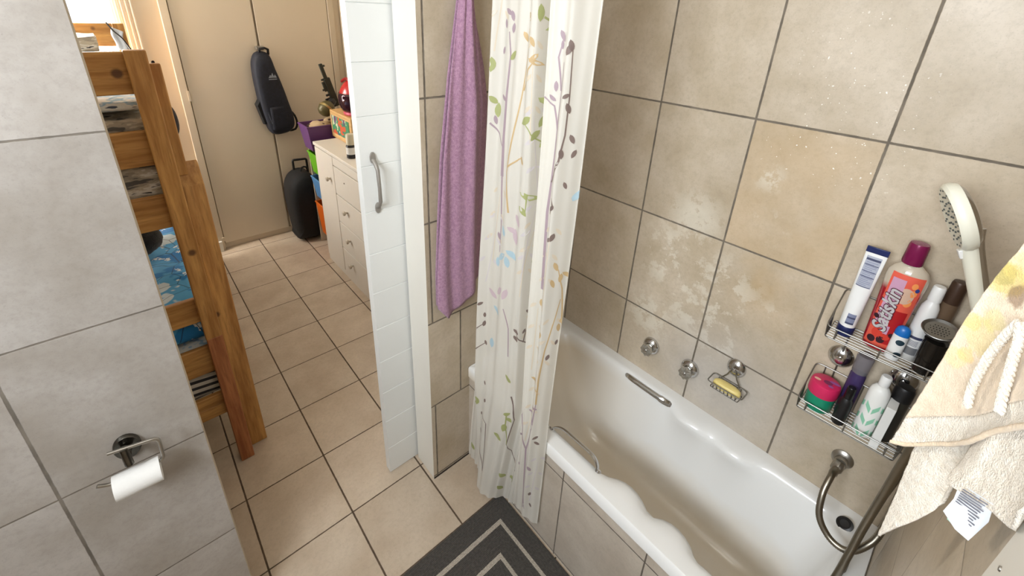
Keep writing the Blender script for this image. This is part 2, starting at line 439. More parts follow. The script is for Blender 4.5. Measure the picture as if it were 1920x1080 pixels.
# ------------------------------------------------------------------ toilet roll holder
th = thing('toilet_roll_holder', 'metal toilet roll holder with a round wall plate on the tiled partition', 'toilet roll holder', (-0.216, YW, 0.968))
Build().lathe([(0.0285, 0.0), (0.0285, 0.006), (0.026, 0.011), (0.022, 0.0095), (0.010, 0.006), (0.0, 0.006)], (-0.216, YW, 0.968), (0, -1, 0), 28, 1, 1.32, side=(1, 0, 0)).make('flange', M['dark_chrome'], th)
b = Build().tube([(-0.216, 1.289, 0.972), (-0.216, 1.262, 0.978), (-0.2155, 1.236, 0.99)], [0.011, 0.0105, 0.0105], 16)
b.tube([(-0.2155, 1.232, 1.016), (-0.2155, 1.232, 0.985), (-0.2155, 1.231, 0.962)], 0.0095, 14)
b.make('post', M['dark_chrome'], th)
def arc(pts, n=6):
    """round the corners of a polyline"""
    P = [Vector(p) for p in pts]; out = [P[0]]
    for i in range(1, len(P) - 1):
        a, b_, c = P[i - 1], P[i], P[i + 1]
        r = min((a - b_).length, (c - b_).length) * 0.42
        r = min(r, 0.016)
        s_, e_ = b_ + (a - b_).normalized() * r, b_ + (c - b_).normalized() * r
        for k in range(n + 1):
            t_ = k / n
            out.append(s_ * (1 - t_) ** 2 + b_ * 2 * t_ * (1 - t_) + e_ * t_ ** 2)
    out.append(P[-1]); return out
Build().tube(arc([(-0.245, 1.2312, 1.0215), (-0.149, 1.2312, 1.003), (-0.153, 1.2312, 0.926), (-0.262, 1.2312, 0.927), (-0.283, 1.2312, 0.9405)]), 0.0044, 10).make('rod', M['steel'], th)
tr = thing('toilet_roll', 'nearly used up white toilet roll hanging on the metal holder', 'toilet roll', (-0.211, 1.2312, 0.906))
ax = Vector((0.094, 0, -0.003)).normalized()
c0 = Vector((-0.2585, 1.2312, 0.9065))
Build().lathe([(0.026, 0), (0.0315, 0.0), (0.0315, 0.094), (0.026, 0.094)], c0, ax, 36, 1, 1).make('paper', M['paper'], tr)
Build().lathe([(0.0255, 0.0004), (0.0262, 0.0), (0.0262, 0.094), (0.0252, 0.0936), (0.0252, 0.0004)], c0, ax, 36).make('core', M['card'], tr)

# ------------------------------------------------------------------ bathtub
bt = thing('bathtub', 'white built-in bathtub along the tiled wall, tan on the bottom', 'bathtub', (1.19, 0.60, 0))
def rrect(x0, x1, y0, y1, r, z, ns=44, nx=16, nc=7):
    pts = []
    def seg(ax_, ay, bx, by, n):
        for k in range(n): pts.append([ax_ + (bx - ax_) * k / n, ay + (by - ay) * k / n, z])
    def cor(cx, cy, a0):
        for k in range(nc):
            a = a0 + math.pi / 2 * k / nc
            pts.append([cx + r * math.cos(a), cy + r * math.sin(a), z])
    seg(x1, y0 + r, x1, y1 - r, ns); cor(x1 - r, y1 - r, 0)
    seg(x1 - r, y1, x0 + r, y1, nx); cor(x0 + r, y1 - r, math.pi / 2)
    seg(x0, y1 - r, x0, y0 + r, ns); cor(x0 + r, y0 + r, math.pi)
    seg(x0 + r, y0, x1 - r, y0, nx); cor(x1 - r, y0 + r, 1.5 * math.pi)
    return pts
def hump(y):
    if 0.255 < y < 0.415: return math.sin(math.pi * (y - 0.255) / 0.16) ** 0.75
    if 0.415 < y < 0.590: return math.sin(math.pi * (y - 0.415) / 0.175) ** 0.75
    return 0.0
def shoulder(y):
    return max(0, min(1, min((y - 0.225) / 0.05, (0.62 - y) / 0.05)))
def humped(ring, amp, dz, xmid=1.19):
    out = []
    for x, y, z in ring:
        hh = hump(y); ss = shoulder(y)
        k = (amp * hh + 0.010 * ss) * (1 if x < xmid else -1)
        if abs(x - xmid) < 0.15: k = 0; ss = 0; hh = 0
        out.append([x + k, y, z - dz * (1 - hh) * ss])
    return out
Z = 0.567
spec = [  # inset rings from the rim down: x0, x1, y0, y1, corner, z, hump amount, drop at the cusps
    (0.886, 1.4925, -0.0895, 1.2920, 0.004, 0.512, 0, 0),
    (0.886, 1.4925, -0.0895, 1.2920, 0.004, 0.560, 0, 0),
    (0.890, 1.4925, -0.0860, 1.2900, 0.006, Z, 0, 0),
    (0.926, 1.4600, -0.0480, 1.2560, 0.05, Z, 0, 0),
    (0.934, 1.4520, -0.0420, 1.2500, 0.06, Z - 0.0005, 0.004, 0.004),
    (0.946, 1.4400, -0.0320, 1.2400, 0.07, Z - 0.002, 0.022, 0.014),
    (0.955, 1.4310, -0.0240, 1.2300, 0.08, Z - 0.009, 0.030, 0.020),
    (0.961, 1.4250, -0.0180, 1.2200, 0.085, Z - 0.024, 0.028, 0.018),
    (0.968, 1.4180, -0.0100, 1.2000, 0.09, Z - 0.055, 0.012, 0.008),
    (0.982, 1.4040, 0.0060, 1.1500, 0.10, 0.44, 0.0, 0),
    (1.000, 1.3860, 0.0250, 1.0800, 0.11, 0.34, 0, 0),
    (1.020, 1.3660, 0.0450, 1.0050, 0.12, 0.24, 0, 0),
    (1.036, 1.3500, 0.0620, 0.9500, 0.12, 0.188, 0, 0),
    (1.060, 1.3260, 0.0900, 0.8900, 0.11, 0.160, 0, 0),
    (1.095, 1.2910, 0.1400, 0.8200, 0.09, 0.150, 0, 0),
    (1.160, 1.2260, 0.2600, 0.6500, 0.03, 0.147, 0, 0),
]
rings = []
for x0_, x1_, y0_, y1_, r_, z_, am, dz_ in spec:
    rg = rrect(x0_, x1_, y0_, y1_, r_, z_)
    rings.append(humped(rg, am, dz_) if am else rg)
b = Build().loft(rings, cap0=False, cap1=True)
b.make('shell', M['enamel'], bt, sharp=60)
def grab_bar(p0, p1, out, name='grab_handle'):
    p0, p1, out = Vector(p0), Vector(p1), Vector(out)
    dv = (p1 - p0)
    h = Build(); sec = []
    for k in range(29):
        t_ = k / 28; lift = (1 - abs(2 * t_ - 1) ** 6)
        c_ = p0 + dv * t_ + out * lift
        wv = 0.0105 * (1.25 if t_ > 0.8 else 1.0); hv = 0.0052
        up = Vector((0, 0, 1)); sd = dv.normalized().cross(out.normalized()).normalized(); on = out.normalized()
        sec.append([c_ + sd * (wv * math.cos(a)) + on * (hv * math.sin(a)) for a in [2 * math.pi * q / 12 for q in range(12)]])
    h.loft(sec)
    for e in (p0, p1): h.lathe([(0.011, -0.004), (0.011, 0.003), (0.008, 0.006), (0, 0.006)], e, out, 16)
    return h.make(name, M['chrome'], bt)
grab_bar((0.947, 0.835, 0.561), (0.950, 0.612, 0.561), (0.020, 0, 0.024))['label'] = 'chrome grab handle on the front rim'
grab_bar((1.430, 0.815, 0.548), (1.430, 0.607, 0.548), (-0.016, 0, 0.010))['label'] = 'chrome grab handle on the wall side'
Build().lathe([(0.021, 0), (0.021, 0.004), (0.015, 0.006), (0.012, 0.003), (0, 0.002)], (1.4215, -0.0095, 0.5665), (-0.55, 0.35, 0.75), 24, 1, 1.1).make('overflow', M['black'], bt)

bp = thing('tub_surround', 'tiled low wall closing the long front side of the bathtub', 'bath surround', (0.90, 0.60, 0))
Build().box(0.893, 0.93, -0.09, YW, 0, 0.511).make('tiles', M['tile_panel'], bp)

# ------------------------------------------------------------------ taps, soap dish, hose outlet
def tap(y, z, label):
    t_ = thing('bath_tap', label, 'tap', (XW, y, z), 'wall taps above the bathtub')
    Build().lathe([(0.037, 0.0), (0.037, 0.006), (0.033, 0.015), (0.024, 0.022), (0.018, 0.024), (0.0, 0.024)], (XW, y, z), (-1, 0, 0), 32, 1, 1.12, side=(0, 1, 0)).make('flange', M['chrome'], t_)
    k = Build(); pr = [(0.016, 0.018), (0.018, 0.024), (0.0225, 0.030), (0.0245, 0.040), (0.0235, 0.050), (0.016, 0.054), (0.0, 0.054)]
    seg = 32; vs = []; fs = []
    for r, h_ in pr:
        for q in range(seg):
            a = 2 * math.pi * q / seg; rr = r * (1 + (0.09 * math.cos(8 * a) if 0.028 < h_ < 0.052 else 0))
            vs.append((XW - h_, y + rr * math.cos(a), z + rr * 1.1 * math.sin(a)))
    for i in range(len(pr) - 1):
        for q in range(seg): fs.append((i * seg + q, i * seg + (q + 1) % seg, (i + 1) * seg + (q + 1) % seg, (i + 1) * seg + q))
    k.add(vs, fs); k.make('knob', M['knob'], t_)
    Build().lathe([(0.009, 0.0535), (0.009, 0.056), (0.006, 0.058), (0, 0.058)], (XW, y, z), (-1, 0, 0), 18).make('cap', M['chrome'], t_)
M['knob'] = plain('clear_knob', (200, 198, 190), 0.12, 0.75, var=0.2, scale=90)
tap(0.763, 0.719, 'chrome wall tap further from the soap dish')
tap(0.586, 0.724, 'chrome wall tap on the joint, nearer the soap dish')

sd = thing('soap_dish', 'wire soap dish on a chrome suction disc above the bathtub', 'soap dish', (XW, 0.428, 0.844))
Build().lathe([(0.034, 0.0), (0.033, 0.004), (0.025, 0.013), (0.013, 0.019), (0.006, 0.020), (0.006, 0.026), (0.004, 0.029), (0, 0.029)], (XW, 0.428, 0.844), (-1, 0, 0), 32, 1, 1.15, side=(0, 1, 0)).make('suction_disc', M['chrome'], sd)
b = Build(); zt = 0.782
lo = [(1.478, 0.492, zt), (1.478, 0.366, zt), (1.420, 0.366, zt), (1.420, 0.492, zt)]
def loop(pts, r=0.012):
    P = [Vector(p) for p in pts]; n = len(P); o = []
    for i in range(n):
        a, c, e = P[i - 1], P[i], P[(i + 1) % n]
        s_ = c + (a - c).normalized() * r; f_ = c + (e - c).normalized() * r
        for k in range(6):
            t_ = k / 5; o.append(s_ * (1 - t_) ** 2 + c * 2 * t_ * (1 - t_) + f_ * t_ ** 2)
    return o
b.tube(loop(lo), 0.0023, 8, True)
b.tube(loop([(1.472, 0.480, zt - 0.026), (1.472, 0.378, zt - 0.026), (1.428, 0.378, zt - 0.026), (1.428, 0.480, zt - 0.026)], 0.008), 0.0018, 8, True)
for k in range(7):
    y = 0.388 + 0.0137 * k
    b.tube([(1.477, y, zt), (1.472, y, zt - 0.025), (1.428, y, zt - 0.025), (1.421, y, zt)], 0.0015, 6)
for y in (0.395, 0.463):
    b.tube([(1.466, 0.428 + (y - 0.428) * 0.25, 0.845), (1.470, 0.428 + (y - 0.428) * 0.5, 0.815), (1.476, y, zt)], 0.0023, 8)
b.make('wire_basket', M['wire'], sd)
sg = []
for z_, k in ((0.7595, 0.80), (0.763, 0.95), (0.771, 1.0), (0.779, 0.95), (0.785, 0.75), (0.787, 0.4)):
    sg.append([(1.450 + 0.0205 * k * math.copysign(abs(math.cos(a)) ** 0.8, math.cos(a)), 0.429 + 0.050 * k ** 0.6 * math.copysign(abs(math.sin(a)) ** 0.7, math.sin(a)), z_) for a in [2 * math.pi * q / 36 for q in range(36)]])
tag(Build().loft(sg).make('soap_bar', plain('yellow_soap', (236, 216, 138), 0.45, var=0.04)), 'pale yellow bar of soap lying in the wire dish', 'soap')

so = thing('hose_outlet', 'chrome wall outlet low on the tiles where the shower hose starts', 'outlet', (XW, 0.062, 0.735))
Build().lathe([(0.030, 0), (0.030, 0.004), (0.024, 0.010), (0.018, 0.012), (0.018, 0.03), (0, 0.03)], (XW, 0.062, 0.735), (-1, 0, 0), 26, 1, 1.1).make('flange', M['steel'], so)
Build().lathe([(0.0145, 0), (0.0165, 0.006), (0.0165, 0.028), (0.012, 0.034), (0.012, 0.046), (0, 0.046)], (1.462, 0.063, 0.743), (-0.72, 0.1, -0.68), 8).make('nut', M['steel'], so)

# shower hose: from the outlet, round its loop, up behind the towel, and down into the tub
hp = [(1.428, 0.066, 0.735), (1.395, 0.067, 0.765), (1.355, 0.069, 0.765), (1.318, 0.069, 0.725), (1.29, 0.055, 0.668), (1.278, 0.022, 0.633), (1.272, -0.012, 0.626),
      (1.275, -0.038, 0.640), (1.29, -0.059, 0.675), (1.315, -0.072, 0.715), (1.365, -0.074, 0.80), (1.35, -0.066, 0.98), (1.315, -0.058, 1.15), (1.28, -0.048, 1.24),
      (1.245, -0.040, 1.22), (1.225, -0.036, 1.115), (1.220, -0.034, 1.04), (1.220, -0.033, 0.94), (1.220, -0.031, 0.80), (1.220, -0.032, 0.67), (1.220, -0.030, 0.54),
      (1.220, -0.015, 0.40), (1.225, 0.035, 0.28), (1.25, 0.070, 0.235), (1.275, 0.060, 0.27), (1.270, 0.000, 0.40), (1.262, -0.036, 0.537), (1.264, -0.036, 0.619), (1.272, -0.036, 0.692), (1.29, -0.038, 0.76), (1.310, -0.040, 0.82), (1.330, -0.047, 0.90), (1.330, -0.049, 0.98), (1.328, -0.052, 1.06), (1.315, -0.055, 1.22), (1.285, -0.055, 1.34), (1.259, -0.054, 1.405)]
def spline(P, per):
    P = [Vector(p) for p in P]; o = []
    for i in range(len(P) - 1):
        a, b_, c, e = P[max(i - 1, 0)], P[i], P[i + 1], P[min(i + 2, len(P) - 1)]
        n = max(2, int((c - b_).length / per))
        for k in range(n):
            f = k / n
            o.append(b_ + 0.5 * f * ((c - a) + f * (2 * a - 5 * b_ + 4 * c - e + f * (3 * (b_ - c) + e - a))))
    o.append(P[-1]); return o
sp_ = spline(hp, 0.0026)
tag(Build().tube(sp_, [0.0098 if i % 2 else 0.0086 for i in range(len(sp_))], 12).make('shower_hose', M['hose'], sharp=80), 'ribbed steel shower hose looping from its outlet and hanging into the bathtub', 'hose')

# hand shower
hs = thing('hand_shower', 'white and chrome hand shower leaning out above the bath caddy', 'shower head', (1.25, -0.05, 1.45))
p_bot, p_neck, p_top = Vector((1.258, -0.052, 1.425)), Vector((1.25, 0.036, 1.612)), Vector((1.25, 0.106, 1.737))
hd = (p_top - p_neck).normalized()
nrm = Vector((-0.30, 0.82, -0.44)); nrm = (nrm - hd * nrm.dot(hd)).normalized()
sdv = hd.cross(nrm)
cen = p_neck + (p_top - p_neck) * 0.50
b = Build(); rr = []
for r, h_ in ((0.0, -0.031), (0.25, -0.0305), (0.55, -0.028), (0.80, -0.023), (0.955, -0.015)):
    rr.append([cen + hd * (0.074 * r * math.cos(a)) + sdv * (0.058 * r * math.sin(a)) + nrm * h_ for a in [2 * math.pi * q / 40 for q in range(40)]])
b.loft(rr, cap0=False, cap1=False)
stem_b = spline([p_bot - nrm * 0.006, p_bot * 0.6 + p_neck * 0.4 - nrm * 0.011, p_neck - nrm * 0.016, cen - nrm * 0.027 - hd * 0.03], 0.01)
b.tube(stem_b, 0.0118, 14)
b.make('chrome_back', M['chrome'], hs)
b = Build(); rr = []
for r, h_ in ((0.95, -0.0155), (1.0, -0.006), (0.985, 0.004), (0.90, 0.010), (0.70, 0.0085), (0.0, 0.008)):
    rr.append([cen + hd * (0.074 * r * math.cos(a)) + sdv * (0.058 * r * math.sin(a)) + nrm * h_ for a in [2 * math.pi * q / 40 for q in range(40)]])
b.loft(rr, cap0=True, cap1=False)
stem = spline([p_bot, p_bot * 0.6 + p_neck * 0.4 - nrm * 0.003, p_neck - nrm * 0.006, cen - nrm * 0.010 - hd * 0.03], 0.01)
b.tube(stem, [0.0125 + 0.004 * i / len(stem) for i in range(len(stem))], 14)
b.make('body', plain('ivory_plastic', (226, 224, 208), 0.35, var=0.01), hs)
b = Build()
for ring, cnt in ((0.20, 5), (0.42, 9), (0.62, 13), (0.82, 16)):
    for q in range(cnt):
        a = 2 * math.pi * (q + 0.3 * (ring > 0.5)) / cnt
        c_ = cen + hd * (0.074 * ring * math.cos(a)) + sdv * (0.058 * ring * math.sin(a)) + nrm * 0.008
        b.lathe([(0.0024, 0), (0.0019, 0.0026), (0, 0.003)], c_, nrm, 7)
b.make('nozzles', plain('grey_rubber', (62, 66, 62), 0.6), hs)
tabc = cen - hd * 0.074
b = Build().prism([tabc + sdv * -0.009 + hd * 0.004, tabc + sdv * 0.009 + hd * 0.004, tabc + sdv * 0.004 - hd * 0.016, tabc - sdv * 0.004 - hd * 0.016], nrm * 0.014)
b.make('spray_switch', M['white_pl'], hs, bevel=0.002)
hb = Build().box(1.238, 1.276, -0.09, -0.045, 1.405, 1.445)
tag(hb.make('shower_bracket', M['chrome'], bevel=0.004), 'wall bracket that holds the hand shower behind the beige towel', 'bracket')

# ------------------------------------------------------------------ wire caddy on the bath wall
cd = thing('shower_caddy', 'two tier chrome wire caddy full of bottles on the bath wall', 'shower caddy', (XW, 0.095, 0.92))
def basket(name, zf, zh, zb, label):
    b = Build(); xf, xb, y0, y1 = 1.373, 1.4855, -0.034, 0.216
    b.tube(loop([(xb, y1, zb), (xb, y0, zb), (xf, y0, zh), (xf, y1, zh)], 0.014), 0.0020, 8, True)
    b.tube(loop([(xb, y1 - 0.004, zf), (xb, y0 + 0.004, zf), (xf, y0 + 0.004, zf), (xf, y1 - 0.004, zf)], 0.010), 0.0018, 8, True)
    for k in range(8):
        x = xf + 0.006 + (xb - xf - 0.012) * k / 7
        b.tube([(x, y1 - 0.004, zf + 0.001), (x, y0 + 0.004, zf + 0.001)], 0.0012, 6)
    for y in (y1 - 0.026, 0.09, y0 + 0.026): b.tube([(xf, y, zh), (xf, y, zf), (xb, y, zf), (xb, y, zb)], 0.0019, 7)
    for k in range(9):
        x = xf + 0.004 + 0.006 * k
        zt_ = zh + (zb - zh) * (x - xf) / (xb - xf)
        for y in (y1, y0): b.tube([(x, y - (0.004 if y > 0 else -0.004), zf), (x, y, zt_)], 0.0012, 6)
    o = b.make(name, M['wire'], cd); o['label'] = label
basket('basket', 1.203, 1.238, 1.318, 'upper wire basket')
basket('basket', 0.924, 0.958, 1.034, 'lower wire basket')
b = Build()
for y in (0.167, 0.020): b.tube([(1.4875, y, 1.318), (1.4875, y, 1.203), (1.475, y, 1.150), (1.4885, y, 1.075), (1.4875, y, 1.034), (1.4875, y, 0.924)], 0.0023, 8)
b.make('upright', M['wire'], cd, weld=False)
for y, z in ((0.167, 1.088), (0.020, 1.108), (0.167, 1.385), (0.02, 1.385)):
    if z > 1.3: continue
    Build().lathe([(0.034, 0.0), (0.032, 0.004), (0.022, 0.013), (0.010, 0.018), (0.006, 0.018), (0.006, 0.022), (0, 0.023)], (XW, y, z), (-1, 0, 0), 28, 1, 1.15, side=(0, 1, 0)).make('suction_disc', M['chrome'], cd)

UF, LF = 1.2055, 0.9265
def body(parent, name, prof, x, y, z, mat, sx=1, sy=1, seg=30):
    return Build().lathe(prof, (x, y, z), (0, 0, 1), seg, sx, sy).make(name, mat, parent)
navy_pl = plain('navy_cap', (26, 38, 88), 0.35)
# lotion tube, cap down
tb = thing('lotion_tube', 'tall white lotion tube standing on its navy cap at the caddy\'s left end', 'tube', (1.428, 0.179, UF))
body(tb, 'cap', [(0.0195, 0), (0.0205, 0.003), (0.0205, 0.030), (0.019, 0.033), (0, 0.033)], 1.428, 0.179, UF, navy_pl)
rings = []
for k in range(13):
    t_ = k / 12; z = UF + 0.033 + 0.235 * t_
    ry = 0.0195 + 0.0045 * t_; rx = 0.0195 * (1 - t_) ** 0.8 + 0.0016
    rings.append([(1.428 + rx * math.cos(a), 0.179 + ry * math.sin(a), z) for a in [2 * math.pi * q / 32 for q in range(32)]])
Build().loft(rings).make('body', M['white_pl'], tb)
Build().box(1.4258, 1.4302, 0.1545, 0.2035, UF + 0.266, UF + 0.284).make('crimp', navy_pl, tb, bevel=0.0015)
def tube_x(y, z, eps=0.0008):
    t_ = min(1, max(0, (z - UF - 0.033) / 0.235)); ry = 0.0195 + 0.0045 * t_; rx = 0.0195 * (1 - t_) ** 0.8 + 0.0016
    return 1.428 - rx * math.sqrt(max(0.02, 1 - ((y - 0.179) / ry) ** 2)) - eps
def wrap_rect(bd, fx, y0, y1, z0, z1, mat=0, ny=8, nz=8, eps=0.0008):
    bd.sheet([[(fx(y0 + (y1 - y0) * i / ny, z0 + (z1 - z0) * j / nz, eps), y0 + (y1 - y0) * i / ny, z0 + (z1 - z0) * j / nz) for j in range(nz + 1)] for i in range(ny + 1)], mat)
lab = Build(); grey_print = plain('grey_label', (168, 172, 186), 0.5, var=0.02)
ink = plain('label_ink', (60, 66, 96), 0.6)
wrap_rect(lab, tube_x, 0.163, 0.196, UF + 0.165, UF + 0.258, 0)
for z0_, z1_ in ((0.246, 0.252), (0.232, 0.234), (0.212, 0.214), (0.196, 0.198), (0.166, 0.168)):
    wrap_rect(lab, tube_x, 0.164, 0.195, UF + z0_, UF + z1_, 1, 6, 1, 0.0012)
for k in range(14):
    z_ = UF + 0.172 + 0.0052 * k
    wrap_rect(lab, tube_x, 0.167 if k % 3 else 0.174, 0.192, z_, z_ + 0.0016, 2, 6, 1, 0.0012)
pale_ink = plain('pale_ink', (128, 134, 160), 0.6)
lab.make('label', [grey_print, ink, pale_ink], tb)
lab = Build(); wrap_rect(lab, tube_x, 0.1655, 0.1845, UF + 0.044, UF + 0.078, 2)
for k in (0, 2): wrap_rect(lab, tube_x, 0.166, 0.184, UF + 0.045 + 0.009 * k, UF + 0.050 + 0.009 * k, 1, 6, 1, 0.0012)
lab.make('lower_label', [grey_print, ink, pale_ink], tb)

# red shower gel bottle
st = thing('shower_gel_bottle', 'big red shower gel bottle with an orange label and a dark magenta cap', 'bottle', (1.428, 0.104, UF))
SX, SYC = 1.428, 0.104
gel = NT('red_gel'); spz = gel.n('ShaderNodeSeparateXYZ'); gel.l(gel.coord(), spz.inputs[0])
gel.set(**{'Base Color': gel.mix(gel.ramp(spz.outputs[2], 1.395, 1.415), lin((150, 12, 30)), lin((192, 180, 162))), 'Roughness': 0.08, 'Coat Weight': 0.6})
sprof = [(0.0, 0.0), (0.6, 0.0), (0.92, 0.004), (1.0, 0.014), (1.04, 0.05), (1.14, 0.13), (1.25, 0.20), (1.29, 0.225), (1.24, 0.244), (1.02, 0.258), (0.70, 0.267), (0.52, 0.272), (0.50, 0.279)]
def sat_w(z):
    zz = z - UF
    for (r0, h0), (r1, h1) in zip(sprof[2:], sprof[3:]):
        if h0 <= zz <= h1: return 0.0335 * (r0 + (r1 - r0) * (zz - h0) / (h1 - h0))
    return 0.0335 * 1.0
def sat_d(z): return sat_w(z) * 0.60
rings = [[(SX + 0.0335 * r * 0.60 * math.cos(a), SYC + 0.0335 * r * math.sin(a), UF + h_) for a in [2 * math.pi * q / 40 for q in range(40)]] for r, h_ in sprof]
Build().loft(rings).make('body', gel.mat, st)
cp = Build(); vs = []; seg = 40; cprof = [(0.0205, 0.272), (0.0215, 0.275), (0.0205, 0.322), (0.0185, 0.330), (0.0, 0.331)]
for r, h_ in cprof:
    for q in range(seg):
        a = 2 * math.pi * q / seg; rr_ = r * (1 + 0.02 * math.cos(20 * a))
        vs.append((SX + rr_ * math.cos(a), SYC + 0.004 + rr_ * math.sin(a), UF + h_))
cp.add(vs, [(i * seg + q, i * seg + (q + 1) % seg, (i + 1) * seg + (q + 1) % seg, (i + 1) * seg + q) for i in range(4) for q in range(seg)])
cp.make('cap', plain('magenta_cap', (124, 24, 74), 0.25, 0.2), st)
def sat_x(y, z, eps=0.001):
    w_ = sat_w(z); d_ = sat_d(z)
    return SX - d_ * math.sqrt(max(0.0, 1 - min(0.98, ((y - SYC) / w_) ** 2))) - eps
def wrap_poly(bd, fx, pts, mat, eps):
    c_ = (sum(p[0] for p in pts) / len(pts), sum(p[1] for p in pts) / len(pts))
    rings_ = []
    for k in (0.02, 0.5, 1.0):
        rings_.append([(fx(c_[0] + (p[0] - c_[0]) * k, c_[1] + (p[1] - c_[1]) * k, eps), c_[0] + (p[0] - c_[0]) * k, c_[1] + (p[1] - c_[1]) * k) for p in pts])
    bd.loft(rings_, mat, False, False)
def disc2(cy, cz, r, rz, n=18): return [(cy + r * math.cos(2 * math.pi * q / n), cz + rz * math.sin(2 * math.pi * q / n)) for q in range(n)]
lb = Build()
wrap_rect(lb, sat_x, SYC - 0.036, SYC + 0.029, UF + 0.018, UF + 0.246, 0, 14, 16, 0.001)
wrap_rect(lb, sat_x, SYC - 0.031, SYC + 0.004, UF + 0.030, UF + 0.140, 1, 10, 10, 0.0014)
wrap_poly(lb, sat_x, disc2(SYC - 0.012, UF + 0.188, 0.0165, 0.024), 2, 0.0016)
wrap_rect(lb, sat_x, SYC - 0.004, SYC + 0.024, UF + 0.075, UF + 0.232, 3, 8, 10, 0.0016)
for cy, cz, r, mi in ((0.112, 0.058, 0.013, 4), (0.120, 0.034, 0.009, 5), (0.101, 0.040, 0.009, 5), (0.124, 0.082, 0.008, 4), (0.093, 0.052, 0.008, 4), (0.128, 0.105, 0.006, 5), (0.112, 0.085, 0.006, 5), (0.084, 0.062, 0.006, 5)):
    wrap_poly(lb, sat_x, disc2(cy, UF + cz, r, r * 1.2), mi, 0.0020)
for cy, cz, r in ((0.080, 0.200, 0.007), (0.083, 0.170, 0.008), (0.082, 0.222, 0.006)): wrap_poly(lb, sat_x, disc2(cy, UF + cz, r, r * 1.5), 6, 0.0015)
wrap_rect(lb, sat_x, SYC - 0.011, SYC - 0.001, UF + 0.062, UF + 0.088, 3, 4, 4, 0.0022)
wrap_poly(lb, sat_x, disc2(SYC - 0.029, UF + 0.212, 0.004, 0.006), 7, 0.0022)
lb.make('label', [plain('label_coral', (222, 92, 72), 0.4, var=0.05), plain('label_red', (176, 28, 34), 0.35, var=0.08), plain('label_moon', (206, 172, 150), 0.5),
        plain('label_lilac', (196, 150, 176), 0.5, var=0.05), plain('fruit_red', (206, 62, 48), 0.4), plain('fruit_dark', (52, 24, 34), 0.4), plain('flame_orange', (238, 150, 84), 0.5), plain('dot_blue', (40, 60, 130), 0.5)], st)
for bold, mt, ep, nm in ((0.0030, plain('name_outline', (104, 14, 48), 0.5), 0.0030, 'name_shadow'), (0.0013, plain('name_white', (246, 244, 244), 0.5), 0.0042, 'name_lettering')):
    tx = text_mesh(nm, 'Satiskin', 0.044, (1.40, SYC - 0.004, UF + 0.066), (0, 0, 1), (0, 1, 0), mt, st, 0.0002, 0.25, bold)
    for v in tx.data.vertices: v.co.x = sat_x(v.co.y, v.co.z, ep)

# white bottle, small blue capped bottle, brown bottle, metal cup
wb = thing('white_bottle', 'slim white bottle with a white flip cap right of the red gel bottle', 'bottle', (1.445, 0.038, UF))
body(wb, 'body', [(0.017, 0), (0.0185, 0.004), (0.0195, 0.06), (0.0195, 0.150), (0.018, 0.168), (0.013, 0.182), (0.010, 0.187), (0, 0.187)], 1.445, 0.040, UF, M['white_pl'])
body(wb, 'cap', [(0.0135, 0.187), (0.0138, 0.190), (0.0130, 0.226), (0.011, 0.230), (0, 0.230)], 1.445, 0.040, UF, M['white_pl'])
lb = Build(); fx = lambda y, z, e: 1.445 - 0.0195 * math.sqrt(max(0.05, 1 - ((y - 0.040) / 0.0197) ** 2)) - e
wrap_rect(lb, fx, 0.026, 0.056, UF + 0.02, UF + 0.082, 2)
wrap_rect(lb, fx, 0.026, 0.056, UF + 0.022, UF + 0.045, 0, eps=0.0011); wrap_rect(lb, fx, 0.026, 0.056, UF + 0.072, UF + 0.080, 1, eps=0.0011)
for k in range(6): wrap_rect(lb, fx, 0.030, 0.053, UF + 0.050 + 0.003 * k, UF + 0.0512 + 0.003 * k, 1, 6, 1, 0.0011)
lb.make('label', [plain('silver_label', (150, 152, 156), 0.3, 0.4), ink, M['white_pl']], wb)
bb = thing('small_bottle', 'small white bottle with a bright blue dome cap at the front of the caddy', 'bottle', (1.408, 0.066, UF))
body(bb, 'body', [(0.0135, 0), (0.0145, 0.003), (0.0150, 0.05), (0.0145, 0.078), (0, 0.078)], 1.408, 0.066, UF, M['white_pl'], 0.85, 1.1)
body(bb, 'cap', [(0.0146, 0.078), (0.0146, 0.088), (0.0125, 0.099), (0.007, 0.105), (0, 0.1065)], 1.408, 0.066, UF, plain('blue_cap', (22, 108, 188), 0.35), 0.85, 1.1)
lb = Build(); fx = lambda y, z, e: 1.408 - 0.0128 * math.sqrt(max(0.05, 1 - ((y - 0.066) / 0.0166) ** 2)) - e
teal = plain('teal_ink', (30, 56, 70), 0.5)
wrap_poly(lb, fx, disc2(0.062, UF + 0.060, 0.009, 0.0085), 0, 0.0008); lb.make('printed_dot', teal, bb)
lb = Build(); wrap_poly(lb, fx, disc2(0.058, UF + 0.022, 0.008, 0.008), 0, 0.0008); lb.make('printed_dot', teal, bb)
br = thing('brown_bottle', 'brown bottle with a darker brown cap behind the metal cup', 'bottle', (1.462, 0.010, UF))
body(br, 'body', [(0.0165, 0), (0.0178, 0.004), (0.0178, 0.175), (0.0165, 0.190), (0, 0.190)], 1.462, 0.010, UF, plain('brown_bottle', (104, 84, 66), 0.3))
body(br, 'cap', [(0.0163, 0.190), (0.0165, 0.192), (0.0158, 0.246), (0.014, 0.252), (0, 0.253)], 1.462, 0.010, UF, plain('dark_brown_cap', (74, 54, 42), 0.4, 0.3))
mc = thing('metal_cup', 'dark cup with a tilted oval metal strainer lid at the caddy\'s right end', 'cup', (1.410, 0.004, UF))
body(mc, 'cup', [(0.020, 0), (0.022, 0.004), (0.024, 0.06), (0.0245, 0.100), (0, 0.100)], 1.410, 0.002, UF, plain('dark_cup', (44, 40, 36), 0.2, 0.5))
